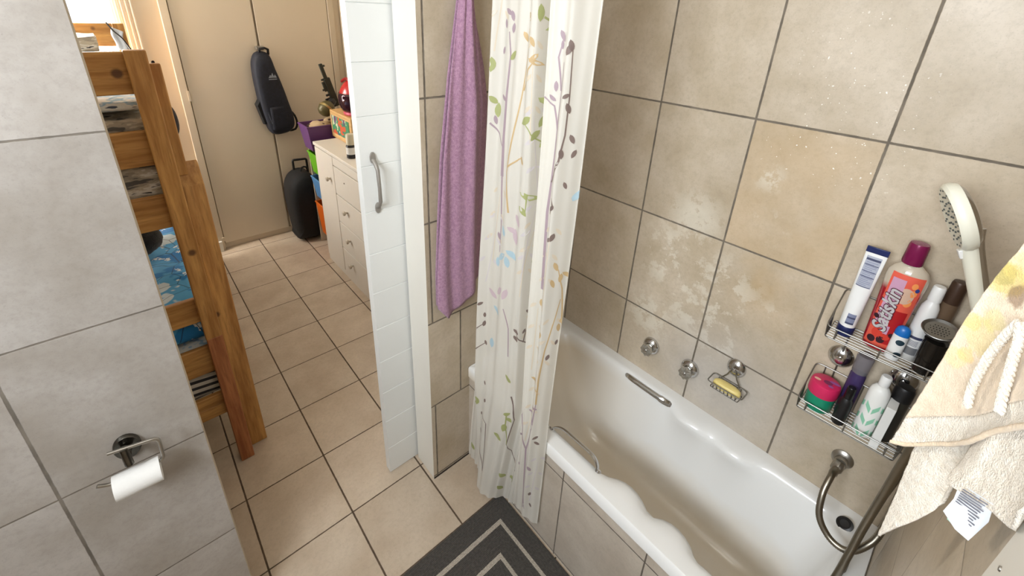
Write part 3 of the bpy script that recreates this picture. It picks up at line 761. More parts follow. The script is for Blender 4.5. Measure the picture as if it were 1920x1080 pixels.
lid_n = Vector((-0.50, 0.10, 0.86)).normalized(); lc = Vector((1.408, 0.007, UF + 0.134))
ls = Vector((0, 1, 0)); ls = (ls - lid_n * ls.dot(lid_n)).normalized()
Build().lathe([(0.016, -0.034), (0.027, -0.016), (0.0310, 0.0), (0.0325, 0.001), (0.0310, 0.002), (0.026, -0.004), (0.0, -0.006)], lc, lid_n, 36, 1.10, 0.95, side=ls).make('strainer_lid', M['wire'], mc)
b = Build(); l2 = lid_n.cross(ls)
for i in range(-3, 4):
    for j in range(-2, 3):
        if (i / 3.4) ** 2 + (j / 2.6) ** 2 < 1:
            c_ = lc + ls * (i * 0.0058 + 0.002 * (j % 2)) + l2 * (j * 0.0065) - lid_n * 0.0046
            b.lathe([(0.0015, 0), (0, 0.0004)], c_, lid_n, 8)
b.make('holes', M['black'], mc, weld=False)

# lower basket
jr = thing('scrub_jar', 'round green jar with a pink lid in the lower basket', 'jar', (1.424, 0.170, LF))
body(jr, 'body', [(0.0325, 0), (0.036, 0.006), (0.0375, 0.062), (0, 0.062)], 1.424, 0.170, LF, plain('green_jar', (22, 142, 108), 0.35), 1.0, 1.0, 40)
body(jr, 'lid', [(0.0385, 0.058), (0.0395, 0.061), (0.0395, 0.090), (0.037, 0.098), (0.030, 0.1015), (0.0, 0.1020)], 1.424, 0.170, LF, plain('pink_lid', (206, 40, 92), 0.35, var=0.04), 1.0, 1.0, 40)
lb = Build()
for cx_, cy_, rx_, ry_, mi in ((1.414, 0.192, 0.006, 0.009, 0), (1.418, 0.165, 0.010, 0.012, 1), (1.430, 0.150, 0.006, 0.014, 2), (1.405, 0.155, 0.005, 0.007, 2)):
    z_ = LF + 0.1022 + 0.0001 * mi
    lb.add([(cx_, cy_, z_)] + [(cx_ + rx_ * math.cos(2 * math.pi * q / 14), cy_ + ry_ * math.sin(2 * math.pi * q / 14), z_) for q in range(14)], [(0, 1 + q, 1 + (q + 1) % 14) for q in range(14)])
    for q in range(14): lb.m[-1 - q] = mi
lb.make('lid_print', [plain('print_cream', (238, 190, 170), 0.5), plain('print_plum', (130, 36, 84), 0.5), plain('print_violet', (160, 84, 156), 0.5)], jr)
kb = thing('black_bottle', 'short black bottle between the green jar and the mint striped bottle', 'bottle', (1.402, 0.108, LF))
body(kb, 'body', [(0.0145, 0), (0.0165, 0.003), (0.0170, 0.055), (0.0165, 0.085), (0.011, 0.098), (0, 0.098)], 1.402, 0.110, LF, M['black'])
body(kb, 'cap', [(0.0112, 0.098), (0.0118, 0.100), (0.0110, 0.134), (0.009, 0.138), (0, 0.138)], 1.402, 0.110, LF, plain('black_cap', (14, 14, 16), 0.25))
pb = thing('purple_bottle', 'purple bottle with a clear plastic top behind the black bottle', 'bottle', (1.452, 0.108, LF))
body(pb, 'body', [(0.018, 0), (0.0195, 0.004), (0.0195, 0.155), (0.017, 0.166), (0, 0.166)], 1.452, 0.112, LF, plain('purple_plastic', (62, 48, 92), 0.35))
cl = NT('clear_plastic'); cl.set(**{'Base Color': lin((206, 202, 210)), 'Roughness': 0.12, 'Transmission Weight': 0.75, 'IOR': 1.2})
body(pb, 'cap', [(0.0185, 0.166), (0.0195, 0.168), (0.021, 0.222), (0.019, 0.228), (0, 0.228)], 1.452, 0.112, LF, cl.mat)
mb_ = thing('mint_bottle', 'white bottle printed with mint green slanting stripes', 'bottle', (1.418, 0.054, LF))
t = NT('mint_stripes'); s2 = t.n('ShaderNodeSeparateXYZ'); t.l(t.coord(), s2.inputs[0])
Yc = t.math('SUBTRACT', s2.outputs[1], 0.054); Zc = s2.outputs[2]
colw = 0.0175
cid = t.math('FLOOR', t.math('DIVIDE', Yc, colw)); par = t.math('SUBTRACT', t.math('MULTIPLY', t.math('ABSOLUTE', t.math('MODULO', cid, 2.0)), 2.0), 1.0)
dg_ = t.math('ADD', t.math('MULTIPLY', t.math('MULTIPLY', Yc, par), 1.5), Zc)
fr_ = t.math('FRACT', t.math('DIVIDE', dg_, 0.046))
st_ = t.math('LESS_THAN', fr_, 0.40)
fy = t.math('FRACT', t.math('DIVIDE', Yc, colw)); gap_ = t.math('GREATER_THAN', t.math('MINIMUM', fy, t.math('SUBTRACT', 1.0, fy)), 0.12)
st_ = t.math('MULTIPLY', t.math('MULTIPLY', st_, gap_), t.math('LESS_THAN', Zc, LF + 0.135))
t.set(**{'Base Color': t.mix(st_, lin((232, 232, 228)), lin((142, 200, 170))), 'Roughness': 0.4})
body(mb_, 'body', [(0.0225, 0), (0.0240, 0.004), (0.0245, 0.06), (0.0245, 0.150), (0.0225, 0.166), (0.015, 0.178), (0.010, 0.181), (0, 0.181)], 1.418, 0.054, LF, t.mat, 1, 1, 36)
body(mb_, 'cap', [(0.0115, 0.181), (0.0125, 0.183), (0.0125, 0.212), (0.0105, 0.215), (0, 0.215)], 1.418, 0.054, LF, M['white_pl'])
wx = thing('white_box', 'narrow white carton at the right front of the lower basket', 'box', (1.405, 0.018, LF))
R_ = Matrix.Rotation(math.radians(0), 3, 'Z')
Build().box(1.378, 1.430, 0.0085, 0.0290, LF, LF + 0.150).make('carton', plain('white_card', (226, 226, 222), 0.6, var=0.01), wx, bevel=0.0008)
kk = thing('black_jar', 'dark rounded bottle standing behind the narrow white carton', 'bottle', (1.455, 0.008, LF))
body(kk, 'body', [(0.0185, 0), (0.0205, 0.005), (0.0205, 0.150), (0, 0.150)], 1.444, 0.010, LF, plain('dark_bottle', (52, 50, 44), 0.35), 1.0, 1.05)
body(kk, 'cap', [(0.0215, 0.150), (0.0215, 0.186), (0.018, 0.194), (0, 0.196)], 1.444, 0.010, LF, M['black'], 1.0, 1.05)

# ------------------------------------------------------------------ shower curtain
LOW = [(1.262, .872), (1.20, .862), (1.165, .858), (1.10, .80), (1.03, .812), (.995, .868), (.955, .868), (.925, .862), (.86, .848), (.797, .872)]
MID = [(1.217, .875), (1.155, .858), (1.135, .805), (1.05, .820), (.955, .828), (.925, .880), (.885, .878), (.868, .815), (.825, .828), (.795, .872)]
HIGH = [(1.145, .875), (1.092, .862), (1.075, .808), (1.0, .830), (.935, .822), (.91, .879), (.88, .876), (.862, .812), (.80, .830), (.755, .872)]
def cr(P, t_):
    n = len(P) - 1; t_ = min(max(t_, 0), .99999) * n; i = int(t_); f = t_ - i
    g_ = lambda k: P[min(max(k, 0), n)]
    o = []
    for d_ in range(2):
        a, b_, c, e = g_(i - 1)[d_], g_(i)[d_], g_(i + 1)[d_], g_(i + 2)[d_]
        o.append(b_ + .5 * f * (c - a + f * (2 * a - 5 * b_ + 4 * c - e + f * (3 * (b_ - c) + e - a))))
    return o
def curtain(u, z):
    if z < .66: k, A, B_ = max(0, (z - .06) / .6), LOW, MID
    else: k, A, B_ = (z - .66) / 1.41, MID, HIGH
    a, b_ = cr(A, u), cr(B_, u)
    y, x = a[0] + (b_[0] - a[0]) * k, a[1] + (b_[1] - a[1]) * k
    x += 0.0085 * math.sin(u * 46 + z * 0.9) * min(1, z) + 0.0035 * math.sin(u * 97 + z * 0.6) + 0.002 * math.sin(u * 23 - z * 6)
    return Vector((min(x, 0.8835), y, z))
def hem(u): return 0.045 + 0.065 * max(0, min(1, (u - 0.62) / 0.2)) + 0.008 * math.sin(u * 17)
sc_ = thing('shower_curtain', 'cream shower curtain with printed branches and leaves bunched at the end of the bathtub', 'shower curtain', (0.86, 1.0, 0.05))
NU, NV = 170, 80
b = Build().sheet([[curtain(i / NU, hem(i / NU) + (2.285 - hem(i / NU)) * j / NV) for j in range(NV + 1)] for i in range(NU + 1)])
def fabric(name, rgb, rough=0.55, transl=0.28, sheer=0.12):
    t = NT(name); t.set(**{'Base Color': lin(rgb), 'Roughness': rough, 'Sheen Weight': 0.1})
    tr_ = t.n('ShaderNodeBsdfTranslucent'); tr_.inputs[0].default_value = lin(rgb)
    mx = t.n('ShaderNodeMixShader'); mx.inputs[0].default_value = transl
    t.l(t.b.outputs[0], mx.inputs[1]); t.l(tr_.outputs[0], mx.inputs[2])
    tp_ = t.n('ShaderNodeBsdfTransparent'); m2 = t.n('ShaderNodeMixShader'); m2.inputs[0].default_value = sheer
    t.l(mx.outputs[0], m2.inputs[1]); t.l(tp_.outputs[0], m2.inputs[2]); t.l(m2.outputs[0], t.out.inputs[0])
    return t.mat
cm = {'base': fabric('curtain_cream', (234, 231, 222), sheer=0.20), 'mauve': fabric('print_mauve', (174, 154, 164)), 'taupe': fabric('print_taupe', (130, 112, 106)), 'tan': fabric('print_tan', (208, 180, 134)),
      'green': fabric('print_green', (172, 178, 118)), 'blue': fabric('print_blue', (182, 208, 220)), 'pink': fabric('print_pink', (212, 192, 200)),
      'pale': fabric('print_pale_mauve', (218, 212, 214)), 'paletan': fabric('print_pale_tan', (226, 214, 194))}
keys = list(cm)
camv = Vector(CAM_LOC)
def on_curtain(u, z, eps=0.0012):
    e = 0.004
    p = curtain(u, z); du = curtain(min(1, u + e), z) - curtain(max(0, u - e), z); dz = curtain(u, z + .01) - curtain(u, z - .01)
    n = du.cross(dz).normalized()
    if n.dot(camv - p) < 0: n = -n
    return p + n * eps
def du_len(u, z):
    e = 0.01
    return max(0.30, (curtain(min(1, u + e), z) - curtain(max(0, u - e), z)).length / (2 * e))
def leaf(u, z, ln, wd_, ang, key, eps=0.0012):
    k = du_len(u, z); pts = []
    for s_ in (-1, -0.6, -0.2, 0.2, 0.6, 1.0): pts.append((s_, 0.9 * (1 - s_ * s_) ** 0.75))
    out = [(s_, w_) for s_, w_ in pts] + [(s_, -w_) for s_, w_ in pts[::-1][1:-1]]
    vs = []
    for s_, w_ in [(0, 0)] + out:
        a_, c_ = s_ * ln / 2, w_ * wd_ / 2
        dx = a_ * math.cos(ang) - c_ * math.sin(ang); dz = a_ * math.sin(ang) + c_ * math.cos(ang)
        vs.append(on_curtain(min(1, max(0, u - dx / k)), z + dz, eps))
    n = len(out)
    b.add(vs, [(0, 1 + q, 1 + (q + 1) % n) for q in range(n)], keys.index(key))
def stem_strip(pts, w0, w1, key, eps=0.001):
    P = []
    for i in range(len(pts) - 1):
        for k in range(6): P.append((pts[i][0] + (pts[i + 1][0] - pts[i][0]) * k / 6, pts[i][1] + (pts[i + 1][1] - pts[i][1]) * k / 6))
    P.append(pts[-1]); n = len(P); g_ = []
    for i, (u, z) in enumerate(P):
        a, c = P[max(0, i - 1)], P[min(n - 1, i + 1)]
        k = du_len(u, z); du, dz = (c[0] - a[0]) * k, c[1] - a[1]; l_ = math.hypot(du, dz) or 1
        w_ = (w0 + (w1 - w0) * i / n) / 2
        nu_, nz = -dz / l_ * w_ / k, du / l_ * w_
        g_.append([on_curtain(min(1, max(0, u + nu_)), z + nz, eps), on_curtain(min(1, max(0, u - nu_)), z - nz, eps)])
    b.sheet(g_, keys.index(key))
STEMS = {
'mauve':[[(0.85, 1.26), (0.844, 1.39), (0.838, 1.52), (0.844, 1.6), (0.85, 1.71), (0.85, 1.78), (0.856, 1.87), (0.856, 1.93)], [(0.312, 1.57), (0.306, 1.69), (0.306, 1.82), (0.312, 1.93), (0.3, 1.99)], [(0.238, 1.73), (0.275, 1.7), (0.306, 1.66)], [(0.413, 0.89), (0.4, 1.01), (0.375, 1.09)], [(0.888, 0.17), (0.863, 0.32), (0.844, 0.53), (0.888, 0.69), (0.9, 0.79)], [(0.85, 1.76), (0.825, 1.82), (0.7, 1.86)], [(0.844, 0.53), (0.8, 0.61), (0.775, 0.71)], [(0.888, 0.69), (0.875, 0.72), (0.856, 0.74)], [(0.85, 1.86), (0.825, 1.94), (0.838, 1.98)], [(0.312, 1.57), (0.325, 1.4), (0.325, 1.3)]],
'taupe':[[(0.844, 1.61), (0.888, 1.68), (0.9, 1.75), (0.9, 1.85), (0.894, 1.96)], [(0.581, 0.91), (0.506, 0.98), (0.463, 1.01)], [(0.513, 0.97), (0.519, 1.02)], [(0.45, 0.71), (0.506, 0.58), (0.481, 0.43), (0.631, 0.27)], [(0.356, 0.19), (0.325, 0.47), (0.281, 0.5)], [(0.356, 0.19), (0.288, 0.31)], [(0.019, 0.72), (0.231, 0.84), (0.275, 0.88)], [(0.013, 0.85), (0.219, 0.93), (0.263, 0.97)], [(0.863, 1.52), (0.881, 1.55), (0.869, 1.57)]],
'tan':[[(0.369, 1.46), (0.344, 1.59), (0.375, 1.76), (0.406, 1.94), (0.413, 2.01)], [(0.9, 0.79), (0.9, 0.9), (0.913, 1.03), (0.944, 1.16), (0.956, 1.23)], [(0.35, 1.61), (0.394, 1.64), (0.419, 1.65)], [(0.394, 1.84), (0.431, 1.9), (0.463, 1.92)], [(0.856, 0.89), (0.894, 0.85)], [(0.975, 1.15), (0.956, 1.27), (0.931, 1.34)]],
'green':[[(0.575, 1.66), (0.5, 1.71), (0.431, 1.75)], [(0.5, 2.03), (0.569, 1.99), (0.619, 1.91)], [(0.438, 0.61), (0.444, 0.54), (0.481, 0.43)], [(0.169, 1.74), (0.181, 1.79)], [(0.475, 1.54), (0.469, 1.48)]],
}
LEAVES = {
'mauve':[(0.838, 1.99), (0.838, 1.97), (0.825, 1.87), (0.812, 1.84), (0.294, 2.04), (0.281, 2.01), (0.275, 1.94), (0.312, 2.03), (0.319, 2.0), (0.763, 0.72), (0.856, 0.74), (0.888, 0.77), (0.775, 0.6), (0.9, 0.44), (0.8, 0.42), (0.319, 1.36), (0.294, 1.81), (0.256, 1.74)],
'taupe':[(0.888, 1.97), (0.881, 1.96), (0.888, 1.85), (0.925, 1.74), (0.938, 1.7), (0.894, 1.7), (0.919, 1.61), (0.875, 1.54), (0.9, 1.82), (0.3, 0.59), (0.281, 0.5), (0.275, 0.88), (0.263, 0.97), (0.263, 1.01), (0.244, 1.06), (0.288, 0.68), (0.288, 0.4), (0.463, 1.02), (0.513, 1.02), (0.463, 0.99), (0.525, 1.1), (0.919, 0.62), (0.931, 0.59), (0.919, 0.28), (0.931, 0.21), (0.931, 1.0), (0.963, 1.06), (0.894, 1.45), (0.875, 1.44)],
'tan':[(0.413, 2.03), (0.388, 1.98), (0.45, 1.97), (0.469, 1.92), (0.919, 1.35), (0.944, 1.31), (0.913, 1.29), (0.969, 1.32), (0.875, 1.09), (0.85, 1.21), (0.963, 1.12), (0.988, 1.14), (0.856, 0.89), (0.419, 1.64), (0.463, 1.93)],
'green':[(0.488, 2.04), (0.562, 2.01), (0.619, 1.91), (0.513, 1.76), (0.431, 1.76), (0.494, 1.72), (0.562, 1.7), (0.556, 1.81), (0.244, 1.8), (0.263, 1.77), (0.331, 1.93), (0.475, 1.53), (0.45, 1.48), (0.031, 1.48), (0.531, 1.3), (0.438, 0.61), (0.463, 0.58), (0.438, 0.53), (0.413, 0.46), (0.425, 0.79), (0.5, 0.22), (0.6, 0.2), (0.506, 0.13), (0.244, 0.56), (0.006, 0.58), (0.056, 0.14), (0.231, 1.9)],
'blue':[(0.35, 1.39), (0.344, 1.29), (0.394, 1.31), (0.319, 1.26), (0.975, 1.58), (0.312, 0.9), (0.331, 1.06), (0.375, 1.28)],
'pink':[(0.413, 1.44), (0.406, 1.38), (0.388, 1.4), (0.344, 1.15), (0.3, 1.12), (0.375, 1.15)],
}
rng = random.Random(3)
# faint background sprigs of the print
for k in range(16):
    u0, z0_ = rng.uniform(0.04, 0.96), rng.uniform(0.15, 2.0); key = rng.choice(['pale', 'paletan', 'pale', 'paletan'])
    tilt = rng.uniform(-0.05, 0.05)
    pts = [(min(1, max(0, u0 + tilt * q / 3)), z0_ + 0.085 * q) for q in range(4)]
    stem_strip(pts, 0.004, 0.002, key, 0.0008)
    for q in range(1, 4):
        for sg_ in (-1, 1):
            leaf(min(1, max(0, pts[q][0] + sg_ * 0.03)), pts[q][1] + 0.01, 0.03, 0.012, 1.57 - sg_ * 0.7, key, 0.0009)
for key, L in STEMS.items():
    for i, s_ in enumerate(L): stem_strip(s_, 0.011 if (key == 'mauve' and len(s_) > 4) else 0.006, 0.0025, key)
for key, L in LEAVES.items():
    for i, (u, z) in enumerate(L):
        big = {'green': 0.042, 'taupe': 0.026, 'mauve': 0.027, 'tan': 0.030, 'blue': 0.048, 'pink': 0.05}[key] * rng.uniform(0.8, 1.15)
        leaf(u, z, big, big * (0.52 if key in ('green', 'taupe') else 0.46), rng.uniform(0.5, 2.6), key, 0.0015)
b.make('fabric', list(cm.values()), sc_, weld=False, sharp=180)
rb = Build().tube([(0.85, -0.088, 2.30), (0.85, 1.291, 2.30)], 0.0125, 14)
rod = thing('curtain_rod', 'white rail above the frame that carries the shower curtain', 'curtain rail', (0.85, 0.6, 2.30))
rb.make('rail', M['paint'], rod)

# ------------------------------------------------------------------ purple towel on the wall
pt = thing('bath_towel', 'long mauve purple terry towel hanging on the tiled wall beside the shower curtain', 'towel', (0.83, 1.28, 0.95))
def lerp_list(L, z):
    for (z0_, a), (z1_, c) in zip(L, L[1:]):
        if z0_ >= z >= z1_: return a + (c - a) * (z0_ - z) / (z0_ - z1_)
    return L[-1][1] if z < L[-1][0] else L[0][1]
LE = [(2.28, 0.832), (2.17, 0.822), (2.068, 0.822), (1.85, 0.785), (1.574, 0.748), (1.30, 0.727), (1.123, 0.716), (0.99, 0.715), (0.90, 0.720)]
RE = [(2.28, 0.868), (2.17, 0.868), (2.07, 0.872), (1.90, 0.903), (1.752, 0.927), (1.50, 0.922), (1.333, 0.915), (1.0, 0.908), (0.9, 0.90)]
b = Build()
def bottom_front(c): return (0.985 - 0.055 * (c / 0.18)) if c < 0.18 else 0.930 + 0.085 * (c - 0.18) / 0.82
g_ = []
for i in range(41):
    c = i / 40; col_ = []
    for j in range(91):
        zb_ = bottom_front(c); z = 2.28 + (zb_ - 2.28) * j / 90
        x = lerp_list(LE, z) + (lerp_list(RE, z) - lerp_list(LE, z)) * c
        spread = min(1, (2.28 - z) / 0.6)
        y = 1.262 - 0.020 * math.sin(math.pi * c) ** 0.7 - 0.007 * spread * math.sin(c * 9 + z * 1.2) - 0.004 * math.sin(c * 19 + z * 5) + 0.012 * (c > 0.93) * (c - 0.93) / 0.07
        nz = noise.noise(Vector((x * 60, z * 60, 3))) * 0.0012
        col_.append((x, y + nz, z))
    g_.append(col_)
b.sheet(g_)
g_ = []
for i in range(25):
    c = i / 24; col_ = []
    for j in range(61):
        zb_ = 1.02 - 0.085 * (1 - abs(2 * c - 0.6)) ; z = 2.26 + (zb_ - 2.26) * j / 60
        xl, xr = lerp_list(LE, z) + 0.006, lerp_list(RE, z) + 0.030 * min(1, (2.26 - z) / 0.4)
        col_.append((xl + (xr - xl) * c, 1.281 - 0.006 * math.sin(math.pi * c) - 0.003 * math.sin(c * 14 + z * 2), z))
    g_.append(col_)
b.sheet(g_)
b.make('terry_cloth', M['purple_towel'], pt, solid=0.005, sharp=180)
hk = Build().tube([(0.85, 1.291, 2.27), (0.85, 1.25, 2.255), (0.85, 1.235, 2.275), (0.85, 1.232, 2.31)], 0.006, 10).lathe([(0.018, 0), (0.018, 0.006), (0, 0.008)], (0.85, 1.2915, 2.27), (0, -1, 0), 20)
tag(hk.make('towel_hook', M['chrome'], weld=False), 'wall hook above the frame that carries the purple towel', 'hook')

# ------------------------------------------------------------------ beige hooded towel, close to the camera
ht = thing('hooded_towel', 'cream hooded towel with faded yellow flowers hanging at the right edge', 'towel', (0.70, -0.05, 1.25))
TN = Vector((-0.196, 0.98, 0)).normalized()
def TP(s_, z, off=0.0): return Vector((.85 - .3 * s_, -.06 * s_, z)) + TN * off
HOOD_HEM = [(0.8242, 0.0209, 1.3919), (0.8113, 0.0066, 1.4106), (0.7862, -0.0124, 1.4528), (0.7566, -0.0293, 1.4919), (0.7218, -0.039, 1.5354), (0.6945, -0.0427, 1.5755), (0.6634, -0.045, 1.6121), (0.6263, -0.048, 1.6509), (0.5862, -0.0521, 1.6959)]
HOOD_LEFT = [(0.815, 0.0031, 1.8072), (0.816, 0.0042, 1.7833), (0.817, 0.0092, 1.7409), (0.8181, 0.014, 1.6903), (0.8191, 0.0161, 1.6328), (0.8201, 0.0168, 1.5715), (0.8211, 0.0176, 1.5131), (0.8222, 0.0198, 1.4611), (0.8232, 0.0227, 1.4213), (0.8242, 0.0209, 1.3919)]
HOOD_TOP = [(0.815, 0.0031, 1.8072), (0.808, -0.0075, 1.8334), (0.7836, -0.0218, 1.8397), (0.7549, -0.0345, 1.8459), (0.7212, -0.0417, 1.8522), (0.6947, -0.0445, 1.8584), (0.6645, -0.0463, 1.8647), (0.6285, -0.0485, 1.8709), (0.5896, -0.0516, 1.8772)]
LOW_HEM = [(0.7978, -0.0161, 1.2217), (0.7886, -0.0249, 1.2557), (0.7814, -0.0344, 1.2918), (0.7733, -0.0432, 1.3402), (0.7709, -0.0476, 1.3799), (0.7604, -0.046, 1.4302), (0.7577, -0.047, 1.4624)]
LOW_LEFT = [(0.83, 0.0001, 1.4823), (0.8246, -0.0023, 1.4356), (0.8193, -0.0035, 1.4043), (0.8139, -0.0072, 1.3554), (0.8085, -0.0116, 1.2982), (0.8031, -0.014, 1.25), (0.7978, -0.0161, 1.2217)]
LOW_TOP = [(0.83, 0.0001, 1.4823), (0.7986, -0.0249, 1.4923), (0.7914, -0.0344, 1.5023), (0.7833, -0.0432, 1.5123), (0.7809, -0.0476, 1.5223), (0.7704, -0.046, 1.5323), (0.7677, -0.047, 1.5423)]
FOLD_HEM = [(0.7164, -0.0341, 1.4714), (0.7006, -0.042, 1.4713), (0.6857, -0.0512, 1.4828), (0.6551, -0.0632, 1.5034), (0.6215, -0.0742, 1.5208), (0.6026, -0.0759, 1.5392), (0.5889, -0.0726, 1.5747), (0.5648, -0.0729, 1.626)]
FOLD_LEFT = [(0.76, -0.0368, 1.5655), (0.7491, -0.0394, 1.5412), (0.7382, -0.0409, 1.5105), (0.7273, -0.0379, 1.4851), (0.7164, -0.0341, 1.4714)]
FOLD_TOP = [(0.76, -0.0368, 1.5655), (0.7126, -0.042, 1.5855), (0.6977, -0.0512, 1.6055), (0.6671, -0.0632, 1.6255), (0.6335, -0.0742, 1.6455), (0.6146, -0.0759, 1.6655), (0.6009, -0.0726, 1.6855), (0.5768, -0.0729, 1.7055)]
TAG = [(0.6978, -0.0421, 1.4847), (0.6517, -0.0647, 1.5158), (0.6586, -0.0707, 1.4828), (0.6605, -0.0671, 1.4385), (0.671, -0.0556, 1.4343), (0.689, -0.0419, 1.4354), (0.6915, -0.0441, 1.461)]
TAG_LINES = [[(0.6884, -0.0452, 1.4857), (0.652, -0.0621, 1.5113), (0.6526, -0.0622, 1.5093), (0.6889, -0.0453, 1.4836)], [(0.6892, -0.0454, 1.4813), (0.6558, -0.0615, 1.5044), (0.6563, -0.0616, 1.5024), (0.6896, -0.0455, 1.4792)], [(0.69, -0.0457, 1.4769), (0.6594, -0.0608, 1.4976), (0.6599, -0.061, 1.4956), (0.6904, -0.0457, 1.4748)], [(0.6907, -0.0459, 1.4725), (0.656, -0.0631, 1.4957), (0.6565, -0.0633, 1.4936), (0.6911, -0.046, 1.4704)], [(0.6915, -0.0461, 1.468), (0.6596, -0.0625, 1.4889), (0.6601, -0.0626, 1.4868), (0.6919, -0.0462, 1.4659)], [(0.6922, -0.0464, 1.4636), (0.663, -0.0618, 1.4822), (0.6635, -0.0619, 1.4801), (0.6926, -0.0465, 1.4614)], [(0.6929, -0.0466, 1.4591), (0.6598, -0.0642, 1.4798), (0.6603, -0.0643, 1.4777), (0.6933, -0.0467, 1.457)], [(0.6936, -0.0468, 1.4546), (0.6632, -0.0635, 1.4731), (0.6636, -0.0636, 1.471), (0.694, -0.0469, 1.4525)], [(0.6943, -0.0471, 1.4501), (0.6665, -0.0628, 1.4665), (0.6669, -0.0629, 1.4643), (0.6947, -0.0472, 1.4479)], [(0.695, -0.0473, 1.4456), (0.6634, -0.0652, 1.4637), (0.6638, -0.0653, 1.4615), (0.6954, -0.0474, 1.4434)], [(0.6957, -0.0476, 1.441), (0.6666, -0.0645, 1.4571), (0.6671, -0.0646, 1.4549), (0.696, -0.0476, 1.4389)]]
TAG_MINT = [(0.6953, -0.0496, 1.4294), (0.676, -0.0617, 1.4391), (0.6785, -0.0618, 1.4287), (0.697, -0.0498, 1.4199)]
CORD_A = [(0.7462, -0.019, 1.7082), (0.7545, -0.0158, 1.6804), (0.759, -0.0137, 1.6504), (0.7597, -0.0134, 1.618), (0.7564, -0.0151, 1.5884), (0.749, -0.0186, 1.5652)]
CORD_B = [(0.7404, -0.0191, 1.7096), (0.7291, -0.0242, 1.6913), (0.7253, -0.0274, 1.6693), (0.7121, -0.0301, 1.649), (0.6988, -0.0324, 1.6304), (0.6837, -0.0348, 1.617)]
SPOTS = [(0.8073, -0.0013, 1.7327), (0.791, -0.0115, 1.722), (0.8149, 0.0061, 1.7392), (0.8071, -0.0028, 1.7564), (0.8013, -0.0028, 1.6488), (0.8048, 0.0006, 1.6094), (0.8119, 0.0059, 1.5946), (0.7979, -0.0058, 1.676), (0.8162, 0.0105, 1.6587)]
def poly_at(L, t_):
    n = len(L) - 1; t_ = min(max(t_, 0), 1) * n; i = min(int(t_), n - 1); f = t_ - i
    g2_ = lambda k: Vector(L[min(max(k, 0), n)])
    a, b_, c, e = g2_(i - 1), g2_(i), g2_(i + 1), g2_(i + 2)
    return b_ + (c - a + (2 * a - 5 * b_ + 4 * c - e + (3 * (b_ - c) + e - a) * f) * f) * (0.5 * f)
def drape(left, hemL, top, fold, nu=60, nv=60):
    gg = []; T0, H0 = Vector(top[0]), Vector(hemL[0])
    for i in range(nu + 1):
        c = i / nu; H, T_ = poly_at(hemL, c), poly_at(top, c); col_ = []
        for j in range(nv + 1):
            t_ = j / nv
            p = T_.lerp(H, t_) + (poly_at(left, t_) - T0.lerp(H0, t_)) * (1 - c) ** 1.6
            col_.append(p + TN * (fold(c, t_) + 0.0009 * noise.noise(p * 90)))
        gg.append(col_)
    return gg
flw = NT('flower_terry')
base = flw.mix(flw.ramp(flw.noise(50, 4, 0.7), 0.35, 0.65), lin((212, 194, 170)), lin((228, 211, 188)))
def spot(c, r, rgb, amt):
    global base
    dn = flw.n('ShaderNodeVectorMath', operation='DISTANCE'); flw.l(flw.coord(), dn.inputs[0]); dn.inputs[1].default_value = c
    wob = flw.math('ADD', dn.outputs['Value'], flw.math('MULTIPLY', flw.math('SUBTRACT', flw.noise(38, 4, 0.7), 0.5), r * 1.5))
    base = flw.mix(flw.math('MULTIPLY', flw.ramp(wob, r * 0.72, r, 1, 0), amt), base, lin(rgb))
for c_, r, rgb_, a in zip(SPOTS, (0.026, 0.016, 0.018, 0.024, 0.030, 0.014, 0.020, 0.018, 0.014),
                           ((206, 184, 92), (124, 92, 62), (150, 142, 74), (222, 200, 112), (214, 196, 112), (236, 192, 104), (228, 206, 128), (200, 190, 104), (216, 190, 90)),
                           (0.65, 0.7, 0.6, 0.35, 0.40, 0.5, 0.35, 0.4, 0.35)):
    spot(tuple(c_), r, rgb_, a)
flw.set(**{'Base Color': base, 'Roughness': 0.95, 'Sheen Weight': 0.2}); flw.bump(flw.math('ADD', flw.noise(420, 2), flw.math('MULTIPLY', flw.noise(60, 3), 0.5)), 0.5, 0.003)
M['terry'] = cloth_mat('cream_terry', (236, 228, 214), (216, 205, 188), 70, 0.8, 380)
M['hem'] = cloth_mat('cream_hem', (232, 212, 184), (220, 198, 168), 90, 0.4, 300)
gU = drape(HOOD_LEFT, HOOD_HEM, HOOD_TOP, lambda c, t_: 0.003 * math.sin(c * 11 + t_ * 2) * t_)
nv = len(gU[0]); c1_, c2_ = int(nv * 0.80), int(nv * 0.955)
Build().sheet([r[:c1_ + 1] for r in gU]).make('hood', flw.mat, ht, solid=0.003, sharp=180)
Build().sheet([[p - TN * (0.0025 * math.sin(math.pi * q / (c2_ - c1_))) for q, p in enumerate(r[c1_:c2_ + 1])] for r in gU]).make('hood_lining', M['terry'], ht, solid=0.003, sharp=180)
Build().sheet([[p + TN * 0.001 for p in r[c2_:]] for r in gU]).make('hood_hem', M['hem'], ht, solid=0.0045, sharp=180)
gL = drape(LOW_LEFT, LOW_HEM, LOW_TOP, lambda c, t_: 0.003 * math.sin(c * 7) * t_)
Build().sheet(gL).make('body', M['terry'], ht, solid=0.004, sharp=180)
gR = drape(FOLD_LEFT, FOLD_HEM, FOLD_TOP, lambda c, t_: 0.003 * math.sin(c * 9) * t_)
Build().sheet(gR).make('body_fold', M['terry'], ht, solid=0.004, sharp=180)
Build().prism(TAG, TN * -0.0008).make('care_tag', plain('tag_white', (226, 230, 234), 0.6, var=0.01), ht)
b = Build()
near = lambda p: Vector(p).lerp(camv, 0.008)
for q in TAG_LINES: b.add([near(p) for p in q], [(0, 1, 2, 3)], 0, False)
b.add([near(p) for p in TAG_MINT], [(0, 1, 2, 3)], 1, False)
